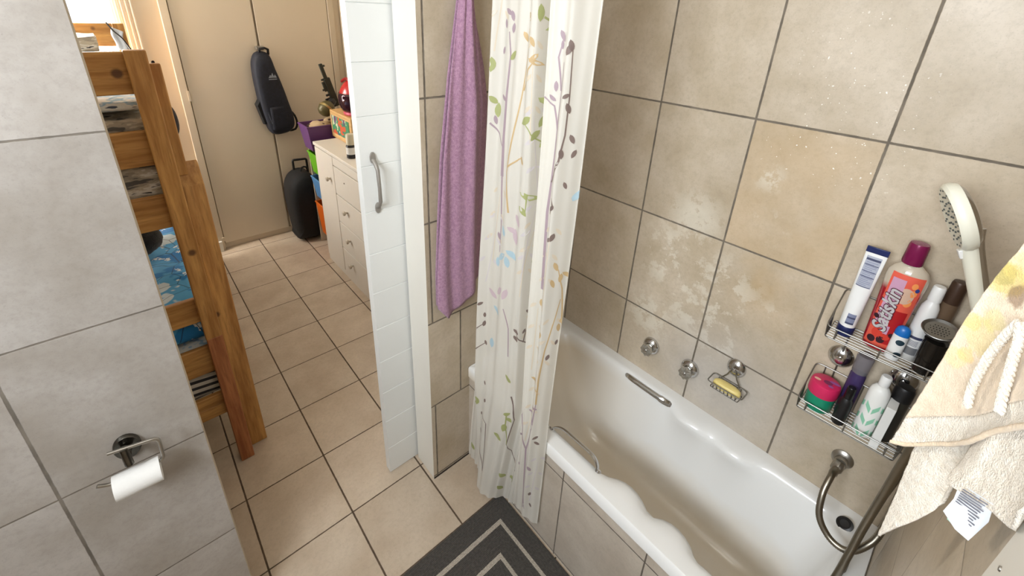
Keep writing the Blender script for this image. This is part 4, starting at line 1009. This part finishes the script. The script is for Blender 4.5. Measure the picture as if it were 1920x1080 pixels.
b.make('care_print', [plain('tag_ink', (120, 122, 138), 0.6), plain('tag_mint', (182, 222, 200), 0.6)], ht, weld=False)
def cord(pts, name='cord'):
    P = spline(pts, 0.0016); b_ = Build()
    for ph in (0, 2.094, 4.188):
        path = []
        for i, p in enumerate(P):
            a = i * 0.55 + ph; sdx = TN.cross(Vector((0, 0, 1)))
            path.append(p + sdx * (0.0032 * math.cos(a)) + TN * (0.0026 * math.sin(a)))
        b_.tube(path, 0.0029, 7)
    return b_.make(name, M['terry'], ht, weld=False)
cord(CORD_A); cord(CORD_B)
hk = Build().tube([(0.62, -0.088, 1.955), (0.62, -0.05, 1.945), (0.62, -0.035, 1.965)], 0.006, 10).lathe([(0.018, 0), (0.018, 0.006), (0, 0.008)], (0.62, -0.0815, 1.955), (0, 1, 0), 20)
tag(hk.make('wall_hook', M['chrome'], weld=False), 'wall hook that carries the cream hooded towel', 'hook')

# ------------------------------------------------------------------ bath mat
t = NT('bath_mat'); s2 = t.n('ShaderNodeSeparateXYZ'); t.l(t.coord(), s2.inputs[0])
mx0, mx1, my0, my1 = 0.20, 0.884, 0.06, 1.038
dx = t.math('MINIMUM', t.math('SUBTRACT', mx1, s2.outputs[0]), t.math('SUBTRACT', s2.outputs[0], mx0))
dy = t.math('MULTIPLY', t.math('MINIMUM', t.math('SUBTRACT', my1, s2.outputs[1]), t.math('SUBTRACT', s2.outputs[1], my0)), 0.85)
dd = t.math('ADD', t.math('MINIMUM', dx, dy), t.math('MULTIPLY', t.math('SUBTRACT', t.noise(240, 2), 0.5), 0.004))
def band(lo, hi): return t.math('MULTIPLY', t.math('GREATER_THAN', dd, lo), t.math('LESS_THAN', dd, hi))
st_ = t.math('MAXIMUM', band(0.073, 0.088), band(0.158, 0.173))
rib = t.math('SINE', t.math('MULTIPLY', t.math('MINIMUM', dx, dy), 1300))
dark = t.mix(t.ramp(t.noise(120, 3), 0.35, 0.65), lin((66, 62, 58)), lin((84, 79, 74)))
dark = t.mix(t.math('MULTIPLY', t.ramp(rib, -1, 1), 0.35), dark, lin((44, 41, 39)))
t.set(**{'Base Color': t.mix(st_, dark, t.mix(t.ramp(t.noise(300, 2), 0.3, 0.7), lin((150, 140, 128)), lin((190, 180, 166)))), 'Roughness': 0.95})
t.bump(t.math('ADD', t.math('MULTIPLY', rib, 0.4), t.noise(500, 2)), 0.7, 0.003)
tag(Build().box(mx0, mx1, my0, my1, 0.0, 0.009).make('bath_mat', t.mat, bevel=0.003), 'charcoal bath mat with beige border lines on the floor beside the bathtub', 'bath mat')

# ------------------------------------------------------------------ bunk bed
bk = thing('bunk_bed', 'honey pine bunk bed with its slatted end towards the doorway', 'bunk bed', (-0.40, 3.05, 0))
def part(name, m_, *bx, bevel=0.004, label=None):
    o = Build().box(*bx).make(name, m_, bk, bevel=bevel)
    if label: o['label'] = label
    return o
part('post', M['pine_z'], 0.019, 0.078, 1.950, 1.995, 0.735, 1.885)
part('leg', M['pine_red'], 0.021, 0.078, 1.949, 2.012, 0.0, 0.737, label='reddish lower leg piece')
for ye0, ye1 in ((4.10, 4.145),):
    part('post', M['pine_z'], 0.055, 0.116, ye0, ye1, 0.0, 1.886)
    part('post', M['pine_z'], -0.93, -0.87, ye0, ye1, 0.0, 1.886)
part('post', M['pine_z'], -0.93, -0.87, 1.950, 1.995, 0.0, 1.885)
b = Build().prism([(0.0785, 2.013, 0), (0.0785, 2.013, 1.385), (0.0785, 2.055, 1.478), (0.0785, 2.055, 0)], (0.072, 0, 0))
b.make('side_leg', M['pine_z'], bk, bevel=0.004)
part('side_post', M['pine_z'], 0.0785, 0.112, 2.026, 2.054, 1.43, 1.835)
for z0_, z1_ in ((1.743, 1.878), (1.493, 1.619), (1.247, 1.378), (0.804, 0.918), (0.539, 0.675), (0.350, 0.409), (0.287, 0.349)):
    part('end_rail', M['pine_x'], -0.90, 0.060, 1.9955, 2.018, z0_, z1_)
    if z0_ > 1.7 or z0_ < 1.49: part('end_rail', M['pine_x'], -0.87, 0.055, 4.105, 4.128, z0_, z1_ + (0.008 if z0_ > 1.7 else 0))
for z0_, z1_ in ((1.247, 1.378), (0.287, 0.409)):
    part('side_rail', M['pine_y'], 0.080, 0.105, 2.0555, 4.10, z0_, z1_)
    part('side_rail', M['pine_y'], -0.93, -0.905, 1.995, 4.10, z0_, z1_)
def soft(name, mats, x0, x1, y0, y1, z0, z1, amp, seed, label, cat, nx=26, ny=46, nzr=6):
    """a soft cuboid with a rumpled surface"""
    def P(a, b_, c):
        x, y, z = x0 + (x1 - x0) * a, y0 + (y1 - y0) * b_, z0 + (z1 - z0) * c
        n1 = noise.noise(Vector((x * 5 + seed, y * 5, z * 9))); n2 = noise.noise(Vector((x * 12, y * 12 + seed, z * 20)))
        k = amp * (n1 + 0.45 * n2)
        rx = 1 - 0.045 * (2 * c - 1) ** 6; ry = 1 - 0.012 * (2 * c - 1) ** 6
        xc, yc = (x0 + x1) / 2, (y0 + y1) / 2
        return (xc + (x - xc) * rx, yc + (y - yc) * ry + 0.4 * k * (1 if b_ in (0, 1) else 0), z + (k if c == 1 else (0 if c == 0 else 0.3 * k)))
    b = Build()
    b.sheet([[P(i / nx, j / ny, 1) for j in range(ny + 1)] for i in range(nx + 1)])
    b.sheet([[P(i / nx, j / ny, 0) for j in range(ny + 1)] for i in range(nx + 1)])
    for e in (0, 1):
        b.sheet([[P(e, j / ny, k / nzr) for j in range(ny + 1)] for k in range(nzr + 1)])
        b.sheet([[P(i / nx, e, k / nzr) for i in range(nx + 1)] for k in range(nzr + 1)])
    return tag(b.make(name, mats, sharp=60), label, cat)
def print_mat(name, cols, scale, stretch=(1, 1, 1), thr=(0.40, 0.5, 0.58, 0.66)):
    t = NT(name); f = t.noise(scale, 3, 0.6, stretch=stretch); base = lin(cols[0])
    for c, th_ in zip(cols[1:], thr): base = t.mix(t.ramp(f, th_ - 0.012, th_ + 0.012), base, lin(c))
    t.set(**{'Base Color': base, 'Roughness': 0.9}); t.bump(t.noise(30, 3), 0.3, 0.01)
    return t.mat
grey_print_m = print_mat('grey_bedding', [(88, 84, 80), (150, 140, 126), (178, 166, 148), (206, 200, 190), (60, 58, 60)], 9, (1, 1, 4))
blue_white_m = print_mat('pale_blanket', [(222, 224, 224), (150, 182, 206), (214, 214, 210), (70, 80, 96)], 8, (1, 1, 6), (0.46, 0.52, 0.66))
t = NT('blue_duvet')
f1 = t.noise(4.5, 3, 0.55); f2 = t.noise(17, 3, 0.6)
base = t.mix(t.ramp(f1, 0.45, 0.47), lin((36, 124, 190)), lin((84, 164, 214)))
base = t.mix(t.ramp(f1, 0.57, 0.58), base, lin((212, 224, 230)))
base = t.mix(t.ramp(f2, 0.63, 0.64), base, lin((226, 232, 236)))
base = t.mix(t.ramp(f2, 0.72, 0.73), base, lin((190, 92, 112)))
vo = t.n('ShaderNodeTexVoronoi', feature='DISTANCE_TO_EDGE'); vo.inputs['Scale'].default_value = 8; t.l(t.coord(), vo.inputs['Vector'])
base = t.mix(t.math('MULTIPLY', t.ramp(vo.outputs['Distance'], 0.010, 0.018, 1, 0), 0.7), base, lin((30, 40, 60)))
t.set(**{'Base Color': base, 'Roughness': 0.9}); duvet_m = t.mat
t = NT('striped_ticking'); s2 = t.n('ShaderNodeSeparateXYZ'); t.l(t.coord(), s2.inputs[0])
wv = t.math('FRACT', t.math('DIVIDE', t.math('ADD', s2.outputs[2], t.math('MULTIPLY', s2.outputs[0], 0.12)), 0.034))
t.set(**{'Base Color': t.mix(t.math('LESS_THAN', wv, 0.45), lin((206, 202, 192)), lin((54, 54, 58))), 'Roughness': 0.9}); ticking = t.mat
soft('mattress', grey_print_m, -0.90, 0.066, 2.03, 4.09, 1.30, 1.545, 0.012, 1.0, 'grey patterned mattress on the upper bunk', 'mattress')
soft('blanket', grey_print_m, -0.89, 0.060, 2.025, 4.08, 1.562, 1.655, 0.010, 4.0, 'folded grey blanket lying on the upper bunk', 'blanket')
soft('sheet', blue_white_m, -0.88, 0.055, 2.03, 4.05, 1.684, 1.722, 0.010, 9.0, 'white and light blue sheet on top of the upper bunk', 'sheet')
soft('mattress', ticking, -0.90, 0.070, 2.03, 4.09, 0.392, 0.530, 0.006, 2.0, 'dark and white striped mattress on the lower bunk', 'mattress')
soft('mattress_cover', blue_white_m, -0.89, 0.068, 2.025, 4.08, 0.552, 0.665, 0.010, 12.0, 'pale printed cover over the lower mattress', 'bedding')
soft('duvet', duvet_m, -0.89, 0.072, 2.035, 3.95, 0.700, 0.815, 0.020, 21.0, 'bright blue printed duvet on the lower bunk', 'duvet')
b = Build(); rr = []
for k in range(15):
    ph = math.pi * k / 14
    rr.append([Vector((-0.10, 2.72, 0.925)) + Vector((math.sin(ph) * math.cos(a) * 0.085, math.sin(ph) * math.sin(a) * 0.11, math.cos(ph) * 0.075)) * (1 + 0.10 * noise.noise(Vector((math.sin(ph) * math.cos(a) * 3, math.sin(ph) * math.sin(a) * 3, math.cos(ph) * 3)))) for a in [2 * math.pi * q / 26 for q in range(26)]])
tag(b.loft(rr).make('cushion', cloth_mat('dark_plush', (38, 36, 38), (20, 20, 22), 60, 0.8, 200)), 'round dark plush cushion on the blue duvet', 'cushion')
# things at the far end of the upper bunk
soft('pillow', grey_print_m, -0.42, -0.04, 3.72, 4.08, 1.735, 1.825, 0.012, 30.0, 'grey pillow at the far end of the upper bunk', 'pillow', 14, 14)
b = Build().sheet([[(0.045 + 0.055 * i / 8 + 0.006 * math.sin(j * 0.7), 4.092 - 0.004 * math.sin(i * 1.1), 1.70 + 0.135 * j / 10 + 0.028 * (1 - i / 8)) for j in range(11)] for i in range(9)])
tag(b.make('cloth', plain('pale_blue_cloth', (214, 222, 232), 0.9), solid=0.006), 'small pale blue cloth hung on the far bed post', 'cloth')
tag(Build().tube(spline([(0.03, 4.096, 1.892), (0.055, 4.076, 1.84), (0.085, 4.070, 1.80), (0.105, 4.070, 1.755), (0.122, 4.072, 1.70), (0.127, 4.09, 1.60)], 0.01), 0.005, 8).make('cable', M['black']), 'black cable draped over the far end of the bunk bed', 'cable')
b = Build(); rr = []
for k in range(13):
    ph = math.pi * k / 12
    rr.append([Vector((0.112, 2.19, 1.605)) + Vector((max(0, 1) * math.sin(ph) * math.cos(a) * 0.022, math.sin(ph) * math.sin(a) * 0.055, math.cos(ph) * 0.062)) for a in [2 * math.pi * q / 20 for q in range(20)]])
b.loft(rr).tube([(0.112, 2.19, 1.66), (0.100, 2.15, 1.74), (0.097, 2.10, 1.83), (0.095, 2.055, 1.838)], 0.005, 8)
tag(b.make('pouch', M['navy'], weld=False), 'small dark pouch hanging on the outer side of the bunk bed', 'pouch')
# window curtain beside the bedroom window
b = Build().sheet([[(0.035 + 0.165 * i / 40, 4.272 + 0.014 * math.sin(i * 0.95), 1.0 + 1.5 * j / 10) for j in range(11)] for i in range(41)])
tag(b.make('window_curtain', fabric('curtain_white', (240, 234, 224), 0.8, 0.4), sharp=180), 'white curtain drawn aside next to the bright bedroom window', 'curtain')

# ------------------------------------------------------------------ wardrobe hangers-on: backpack and trolley bag
bpk = thing('backpack', 'dark navy backpack hanging on the wardrobe doors', 'backpack', (0.97, 4.2, 1.3))
outl = [(0.958, 1.682), (1.000, 1.650), (1.022, 1.56), (1.050, 1.454), (1.072, 1.355), (1.090, 1.26), (1.112, 1.15), (1.112, 1.06), (1.075, 1.012), (1.02, 0.995), (0.955, 0.993), (0.912, 1.02), (0.884, 1.13), (0.868, 1.25), (0.862, 1.36), (0.858, 1.48), (0.866, 1.60), (0.900, 1.668)]
cx_, cz_ = 0.975, 1.30
def bag_ring(y, k, kz=None):
    P = [(cx_ + (x - cx_) * k, cz_ + (z - cz_) * (kz or k)) for x, z in outl]; o = []
    n = len(P)
    for i in range(n):
        for q in range(4):
            f = q / 4; a, b_, c, e = P[i - 1], P[i], P[(i + 1) % n], P[(i + 2) % n]
            o.append((b_[0] + .5 * f * (c[0] - a[0] + f * (2 * a[0] - 5 * b_[0] + 4 * c[0] - e[0] + f * (3 * (b_[0] - c[0]) + e[0] - a[0]))), y, b_[1] + .5 * f * (c[1] - a[1] + f * (2 * a[1] - 5 * b_[1] + 4 * c[1] - e[1] + f * (3 * (b_[1] - c[1]) + e[1] - a[1])))))
    return o
Build().loft([bag_ring(4.268, 0.96), bag_ring(4.255, 1.0), bag_ring(4.19, 1.0), bag_ring(4.165, 0.96), bag_ring(4.150, 0.88, 0.93), bag_ring(4.142, 0.6, 0.75)]).make('body', M['navy'], bpk, sharp=70)
pk = [(0.92, 1.03), (1.075, 1.03), (1.055, 1.25), (0.915, 1.25)]
b = Build()
def slab(P, y0, y1, k=0.9):
    c = (sum(p[0] for p in P) / 4, sum(p[1] for p in P) / 4)
    b.loft([[(p[0], y0, p[1]) for p in P], [(c[0] + (p[0] - c[0]) * k, y1, c[1] + (p[1] - c[1]) * k) for p in P]])
slab(pk, 4.165, 4.132); b.make('front_pocket', M['navy'], bpk, bevel=0.02)
b = Build(); slab([(0.835, 1.26), (0.875, 1.32), (0.90, 1.09), (0.875, 1.08)], 4.25, 4.18); b.make('side_pocket', M['black_cloth'], bpk, bevel=0.006)
b = Build().tube([(0.925, 4.20, 1.672), (0.930, 4.17, 1.705), (0.965, 4.16, 1.712), (0.990, 4.17, 1.70), (0.995, 4.20, 1.66)], 0.010, 8); b.make('top_handle', M['black_cloth'], bpk)
b = Build().tube(spline([(1.085, 4.20, 1.20), (1.125, 4.19, 1.14), (1.135, 4.185, 1.07), (1.115, 4.19, 1.02), (1.07, 4.20, 1.01)], 0.02), 0.009, 8); b.make('strap', M['black_cloth'], bpk)
b = Build().tube(spline([(0.895, 4.152, 1.30), (0.905, 4.148, 1.20), (0.925, 4.146, 1.10)], 0.02), 0.003, 6); b.make('zip', plain('zip_grey', (90, 96, 108), 0.5), bpk)
em = Build()
for x0_, x1_, h_ in ((-0.032, -0.004, 0.026), (-0.016, 0.014, 0.042), (0.004, 0.032, 0.028)):
    em.prism([(0.985 + x0_, 4.1405, 1.478), (0.985 + x1_, 4.1405, 1.478), (0.985 + (x0_ + x1_) / 2 + 0.002, 4.1405, 1.478 + h_)], (0, -0.001, 0))
em.box(0.953, 1.017, 4.1395, 4.1405, 1.464, 1.470)
em.make('emblem', M['emblem'], bpk, weld=False)
tag(Build().box(0.925, 0.985, 4.255, 4.277, 1.69, 1.72).make('coat_hook', M['steel'], bevel=0.003), 'hook on the wardrobe door that holds the backpack', 'hook')

tl = thing('trolley_bag', 'black wheeled trolley bag standing on the floor against the wardrobe', 'trolley bag', (1.07, 4.06, 0))
def tring(y, k):
    P = [(0.965, 0.03), (1.19, 0.03), (1.215, 0.10), (1.21, 0.40), (1.185, 0.56), (1.13, 0.645), (1.04, 0.650), (0.965, 0.585), (0.935, 0.45), (0.945, 0.20), (0.955, 0.08)]
    c = (1.07, 0.33); P = [(c[0] + (x - c[0]) * k, c[1] + (z - c[1]) * k) for x, z in P]; n = len(P); o = []
    for i in range(n):
        for q in range(4):
            f = q / 4; a, b_, c2, e = P[i - 1], P[i], P[(i + 1) % n], P[(i + 2) % n]
            o.append(tuple([b_[0] + .5 * f * (c2[0] - a[0] + f * (2 * a[0] - 5 * b_[0] + 4 * c2[0] - e[0] + f * (3 * (b_[0] - c2[0]) + e[0] - a[0]))), y, max(0.012, b_[1] + .5 * f * (c2[1] - a[1] + f * (2 * a[1] - 5 * b_[1] + 4 * c2[1] - e[1] + f * (3 * (b_[1] - c2[1]) + e[1] - a[1]))))]))
    return o
Build().loft([tring(4.215, 0.92), tring(4.20, 1.0), tring(4.04, 1.0), tring(3.985, 0.97), tring(3.955, 0.85), tring(3.945, 0.6)]).make('body', M['black_cloth'], tl, sharp=70)
b = Build().tube(arc([(1.045, 4.18, 0.62), (1.045, 4.18, 0.742), (1.165, 4.18, 0.735), (1.165, 4.18, 0.60)]), 0.010, 10); b.make('pull_handle', M['black'], tl)
b = Build().tube(spline([(1.075, 4.09, 0.645), (1.085, 4.08, 0.69), (1.125, 4.08, 0.69), (1.135, 4.09, 0.64)], 0.02), 0.008, 8); b.make('carry_handle', M['black_cloth'], tl)
for x in (0.975, 1.175):
    Build().lathe([(0.028, -0.014), (0.03, -0.01), (0.03, 0.01), (0.028, 0.014)], (x, 4.19, 0.03), (1, 0, 0), 20).make('wheel', M['black'], tl)

# ------------------------------------------------------------------ chest of drawers
ch = thing('chest_of_drawers', 'white chest with a tall door and a column of drawers along the right bedroom wall', 'chest of drawers', (1.35, 3.08, 0))
Wm = plain('chest_white', (226, 220, 210), 0.5, var=0.02)
Wd = plain('chest_gap_shade', (138, 126, 110), 0.8)  # gap shade put into the carcass colour, darker than the white fronts
Build().box(1.078, 1.652, 2.60, 3.565, 0.0, 1.030).make('carcass', Wd, ch, bevel=0.002)
Build().box(1.066, 1.0775, 2.60, 3.565, 0.0, 0.048).make('plinth', Wm, ch)
Build().box(1.056, 1.655, 2.59, 3.580, 1.031, 1.056).make('top', Wm, ch, bevel=0.004)
dr = Build().box(1.060, 1.0775, 3.208, 3.562, 0.055, 1.022).make('door', Wm, ch, bevel=0.003)
def knob(x, y, z, p): return Build().lathe([(0.008, 0), (0.008, 0.014), (0.016, 0.018), (0.019, 0.026), (0.014, 0.034), (0, 0.036)], (x, y, z), (-1, 0, 0), 16).make('knob', plain('chest_knob', (206, 196, 180), 0.4), p)
knob(1.060, 3.288, 0.831, dr)
Build().box(1.060, 1.0775, 2.60, 3.200, 0.964, 1.026).make('rail', Wm, ch, bevel=0.003)
for z0_, z1_, kz in ((0.738, 0.956, 0.874), (0.507, 0.730, 0.641), (0.279, 0.499, 0.404), (0.056, 0.271, 0.185)):
    o = Build().box(1.060, 1.0775, 2.60, 3.200, z0_, z1_).make('drawer', Wm, ch, bevel=0.003)
    if kz > 0.8: Build().lathe([(0.006, 0), (0.005, 0.003), (0, 0.004)], (1.060, 3.015, kz), (-1, 0, 0), 12).make('screw_stub', Wd, o)
    else: knob(1.060, 3.02, kz, o)

# on top of the chest
cr_ = thing('toy_crate', 'pale wooden crate with a bright picture panel on top of the white chest', 'crate', (1.34, 3.45, 1.056))
Build().box(1.245, 1.46, 3.245, 3.655, 1.0565, 1.276).make('crate', M['pine_y'] if False else wood_mat('crate_wood', 'y', (222, 184, 128), (200, 158, 100)), cr_, bevel=0.004)
t = NT('picture_print'); f = t.noise(14, 2, 0.5); fb = t.noise(9, 2, 0.5, stretch=(1, 1.7, 1))
base = t.mix(t.ramp(f, 0.44, 0.46), lin((212, 214, 176)), lin((60, 138, 96)))
base = t.mix(t.ramp(fb, 0.53, 0.55), base, lin((46, 92, 120))); base = t.mix(t.ramp(f, 0.58, 0.60), base, lin((206, 92, 52)))
base = t.mix(t.ramp(fb, 0.62, 0.64), base, lin((120, 56, 96)))
t.set(**{'Base Color': base, 'Roughness': 0.5})
Build().box(1.241, 1.2448, 3.285, 3.615, 1.098, 1.240).make('picture_panel', t.mat, cr_)
hm = thing('toy_helmet', 'red toy helmet with a dark visor lying on the wooden crate', 'helmet', (1.35, 3.37, 1.28))
b = Build(); rr = []
hc = Vector((1.352, 3.375, 1.398))
for k in range(16):
    ph = math.pi * 0.80 * k / 15
    rr.append([hc + Vector((math.sin(ph) * math.cos(a) * 0.115, math.sin(ph) * math.sin(a) * 0.13, math.cos(ph) * 0.145)) for a in [2 * math.pi * q / 30 for q in range(30)]])
b.loft(rr, cap0=False, cap1=True); b.make('shell', plain('toy_red', (196, 34, 38), 0.25), hm)
b = Build(); g_ = []
for i in range(17):
    a = math.pi * (0.62 + 0.76 * i / 16); g_.append([hc + Vector((math.sin(ph) * math.cos(a) * 0.121, math.sin(ph) * math.sin(a) * 0.136, math.cos(ph) * 0.150)) for ph in [math.pi * (0.40 + 0.30 * j / 8) for j in range(9)]])
b.sheet(g_); b.make('visor', plain('smoke_visor', (60, 30, 44), 0.08, 0.3), hm, solid=0.004)
b = Build().lathe([(0.088, 0.0), (0.094, 0.008), (0.092, 0.026), (0.08, 0.03)], (1.352, 3.375, 1.2785), (0, 0, 1), 30, 1, 1.15); b.make('neck_rim', plain('toy_pink', (222, 86, 112), 0.4), hm)
b = Build().tube([hc + Vector((-0.05 + 0.0 * k, -0.10 + 0.2 * k / 10, 0.118 + 0.03 * math.sin(math.pi * k / 10))) for k in range(11)], 0.012, 8); b.make('crest', plain('toy_red_dark', (150, 22, 30), 0.3), hm)

pbk = thing('storage_basket', 'purple plastic basket of odds and ends behind the white chest', 'basket', (1.20, 3.80, 0.93))
def bin_mesh(x0, x1, y0, y1, z0, z1, tap_, th_=0.006):
    b = Build(); cx2, cy2 = (x0 + x1) / 2, (y0 + y1) / 2
    def ring(k, z, ins=0.0):
        hx, hy = (x1 - x0) / 2 * k - ins, (y1 - y0) / 2 * k - ins; o = []
        for sx_, sy_ in ((1, 1), (-1, 1), (-1, -1), (1, -1)):
            o += [(cx2 + sx_ * hx - (sx_ * 0.02 if q == (0 if sx_ * sy_ > 0 else 1) else 0) * 0, cy2 + sy_ * hy, z) for q in (0,)]
        return o
    b.loft([ring(tap_, z0), ring(1, z1 - 0.012), ring(1.03, z1 - 0.012), ring(1.03, z1), ring(1, z1, th_), ring(tap_, z0 + th_, th_)], 0, True, True, False)
    return b
bin_mesh(1.062, 1.40, 3.68, 3.90, 0.935, 1.145, 0.84).make('basket', plain('purple_basket', (104, 62, 122), 0.4), pbk, bevel=0.004)
rk = thing('toy_rack', 'white rack frame with slide-in toy bins behind the chest', 'rack', (1.25, 3.79, 0))
for y in (3.592, 3.915): Build().box(1.12, 1.45, y, y + 0.012, 0.0, 0.93).make('side_panel', M['ward_frame'], rk, bevel=0.002)
for z in (0.092, 0.457, 0.687): Build().tube([(1.15, 3.604, z), (1.15, 3.915, z)], 0.007, 8).make('dowel', M['ward_frame'], rk)
Build().box(1.14, 1.45, 3.592, 3.927, 0.915, 0.932).make('shelf', M['ward_frame'], rk)
for nm, rgb, z0_, z1_, x0_ in (('green', (112, 190, 34), 0.700, 0.895, 1.105), ('blue', (96, 150, 206), 0.470, 0.665, 1.105), ('orange', (232, 112, 34), 0.105, 0.420, 1.112)):
    o = bin_mesh(x0_, 1.42, 3.61, 3.905, z0_, z1_, 0.86).make('toy_bin', plain(nm + '_bin', rgb, 0.4), None, bevel=0.004)
    tag(o, f'{nm} plastic toy bin sticking out behind the white chest', 'bin', 'toy bins behind the chest')
fr = thing('toy_animal', 'tan and dark brown plush heap lying in the purple basket', 'soft toy', (1.19, 3.78, 1.06))
b = Build(); rr = []
for k in range(13):
    ph = math.pi * k / 12
    rr.append([Vector((1.20, 3.785, 1.10)) + Vector((math.sin(ph) * math.cos(a) * 0.10, math.sin(ph) * math.sin(a) * 0.085, math.cos(ph) * 0.062)) * (1 + 0.3 * noise.noise(Vector((math.sin(ph) * math.cos(a) * 2.4, math.sin(ph) * math.sin(a) * 2.4, math.cos(ph) * 2.4 + 5)))) for a in [2 * math.pi * q / 24 for q in range(24)]])
t = NT('patchy_plush'); f = t.noise(9, 2)
t.set(**{'Base Color': t.mix(t.ramp(f, 0.50, 0.53), lin((198, 172, 136)), lin((62, 42, 36))), 'Roughness': 0.95})
b.loft(rr).make('body', t.mat, fr)
b = Build(); rr = []
for k in range(9):
    ph = math.pi * k / 8; rr.append([Vector((1.29, 3.80, 1.15)) + Vector((math.sin(ph) * math.cos(a) * 0.055, math.sin(ph) * math.sin(a) * 0.045, math.cos(ph) * 0.03)) for a in [2 * math.pi * q / 16 for q in range(16)]])
b.loft(rr).make('head', t.mat, fr)
gl_ = thing('toy_globe', 'olive round toy with a brass band above the purple basket', 'toy', (1.258, 3.757, 1.27))
b = Build().lathe([(0.0, -0.066), (0.03, -0.060), (0.05, -0.045), (0.062, -0.012), (0.062, 0.012), (0.05, 0.045), (0.03, 0.06), (0, 0.066)], (1.258, 3.757, 1.262), (0.7, 0.2, 0.55), 20); b.make('body', plain('olive_toy', (104, 96, 58), 0.4, 0.2, var=0.25, scale=14), gl_)
b = Build().lathe([(0.0625, -0.010), (0.0655, -0.008), (0.0655, 0.008), (0.0625, 0.010)], (1.258, 3.757, 1.262), (0.7, 0.2, 0.55), 24); b.make('band', plain('brass', (196, 176, 120), 0.3, 0.8), gl_)
b = Build().lathe([(0.028, 0), (0.032, 0.03), (0.025, 0.055), (0, 0.056)], (1.293, 3.767, 1.290), (0.7, 0.2, 0.55), 14); b.make('neck', M['black'], gl_)
gn = thing('toy_blaster', 'dark green and black toy gun propped upright behind the crate', 'toy gun', (1.30, 3.757, 1.31))
ga, gb = Vector((1.362, 3.82, 1.262)), Vector((1.268, 3.82, 1.612)); gd = (gb - ga).normalized(); gs = Vector((gd.z, 0, -gd.x)); gy = Vector((0, 1, 0))
def gbox(bd, t0, t1, s0, s1, w_):
    P = [ga + gd * t0 + gs * s0, ga + gd * t1 + gs * s0, ga + gd * t1 + gs * s1, ga + gd * t0 + gs * s1]
    bd.prism([p - gy * w_ for p in P], gy * (2 * w_))
gm = plain('toy_dark_green', (44, 48, 36), 0.5, var=0.2)
b = Build(); gbox(b, 0.0, 0.24, -0.018, 0.034, 0.016); gbox(b, 0.22, 0.36, -0.010, 0.018, 0.011); gbox(b, 0.33, 0.345, 0.010, 0.034, 0.008); b.make('body', gm, gn, bevel=0.004, weld=False)
b = Build(); gbox(b, 0.05, 0.085, -0.062, -0.014, 0.010); gbox(b, 0.10, 0.118, -0.045, -0.014, 0.007); b.make('grip', M['black'], gn, bevel=0.003, weld=False)
b = Build(); gbox(b, 0.14, 0.22, -0.040, -0.015, 0.009); gbox(b, 0.23, 0.245, -0.036, -0.008, 0.006); gbox(b, 0.15, 0.165, -0.055, -0.036, 0.006); b.make('magazine', gm, gn, bevel=0.003, weld=False)
sb = thing('small_jar', 'small white topped black bottle on the near corner of the chest', 'bottle', (1.135, 3.01, 1.056))
Build().lathe([(0.030, 0), (0.034, 0.004), (0.034, 0.085), (0.030, 0.095), (0, 0.095)], (1.135, 3.01, 1.0565), (0, 0, 1), 24).make('body', M['black'], sb)
Build().lathe([(0.0345, 0.030), (0.0345, 0.080)], (1.135, 3.01, 1.0565), (0, 0, 1), 24).make('label', M['white_pl'], sb)
Build().lathe([(0.026, 0.095), (0.030, 0.098), (0.030, 0.165), (0.026, 0.172), (0, 0.172)], (1.135, 3.01, 1.0565), (0, 0, 1), 24).make('cap', plain('cream_cap', (214, 206, 180), 0.4), sb)
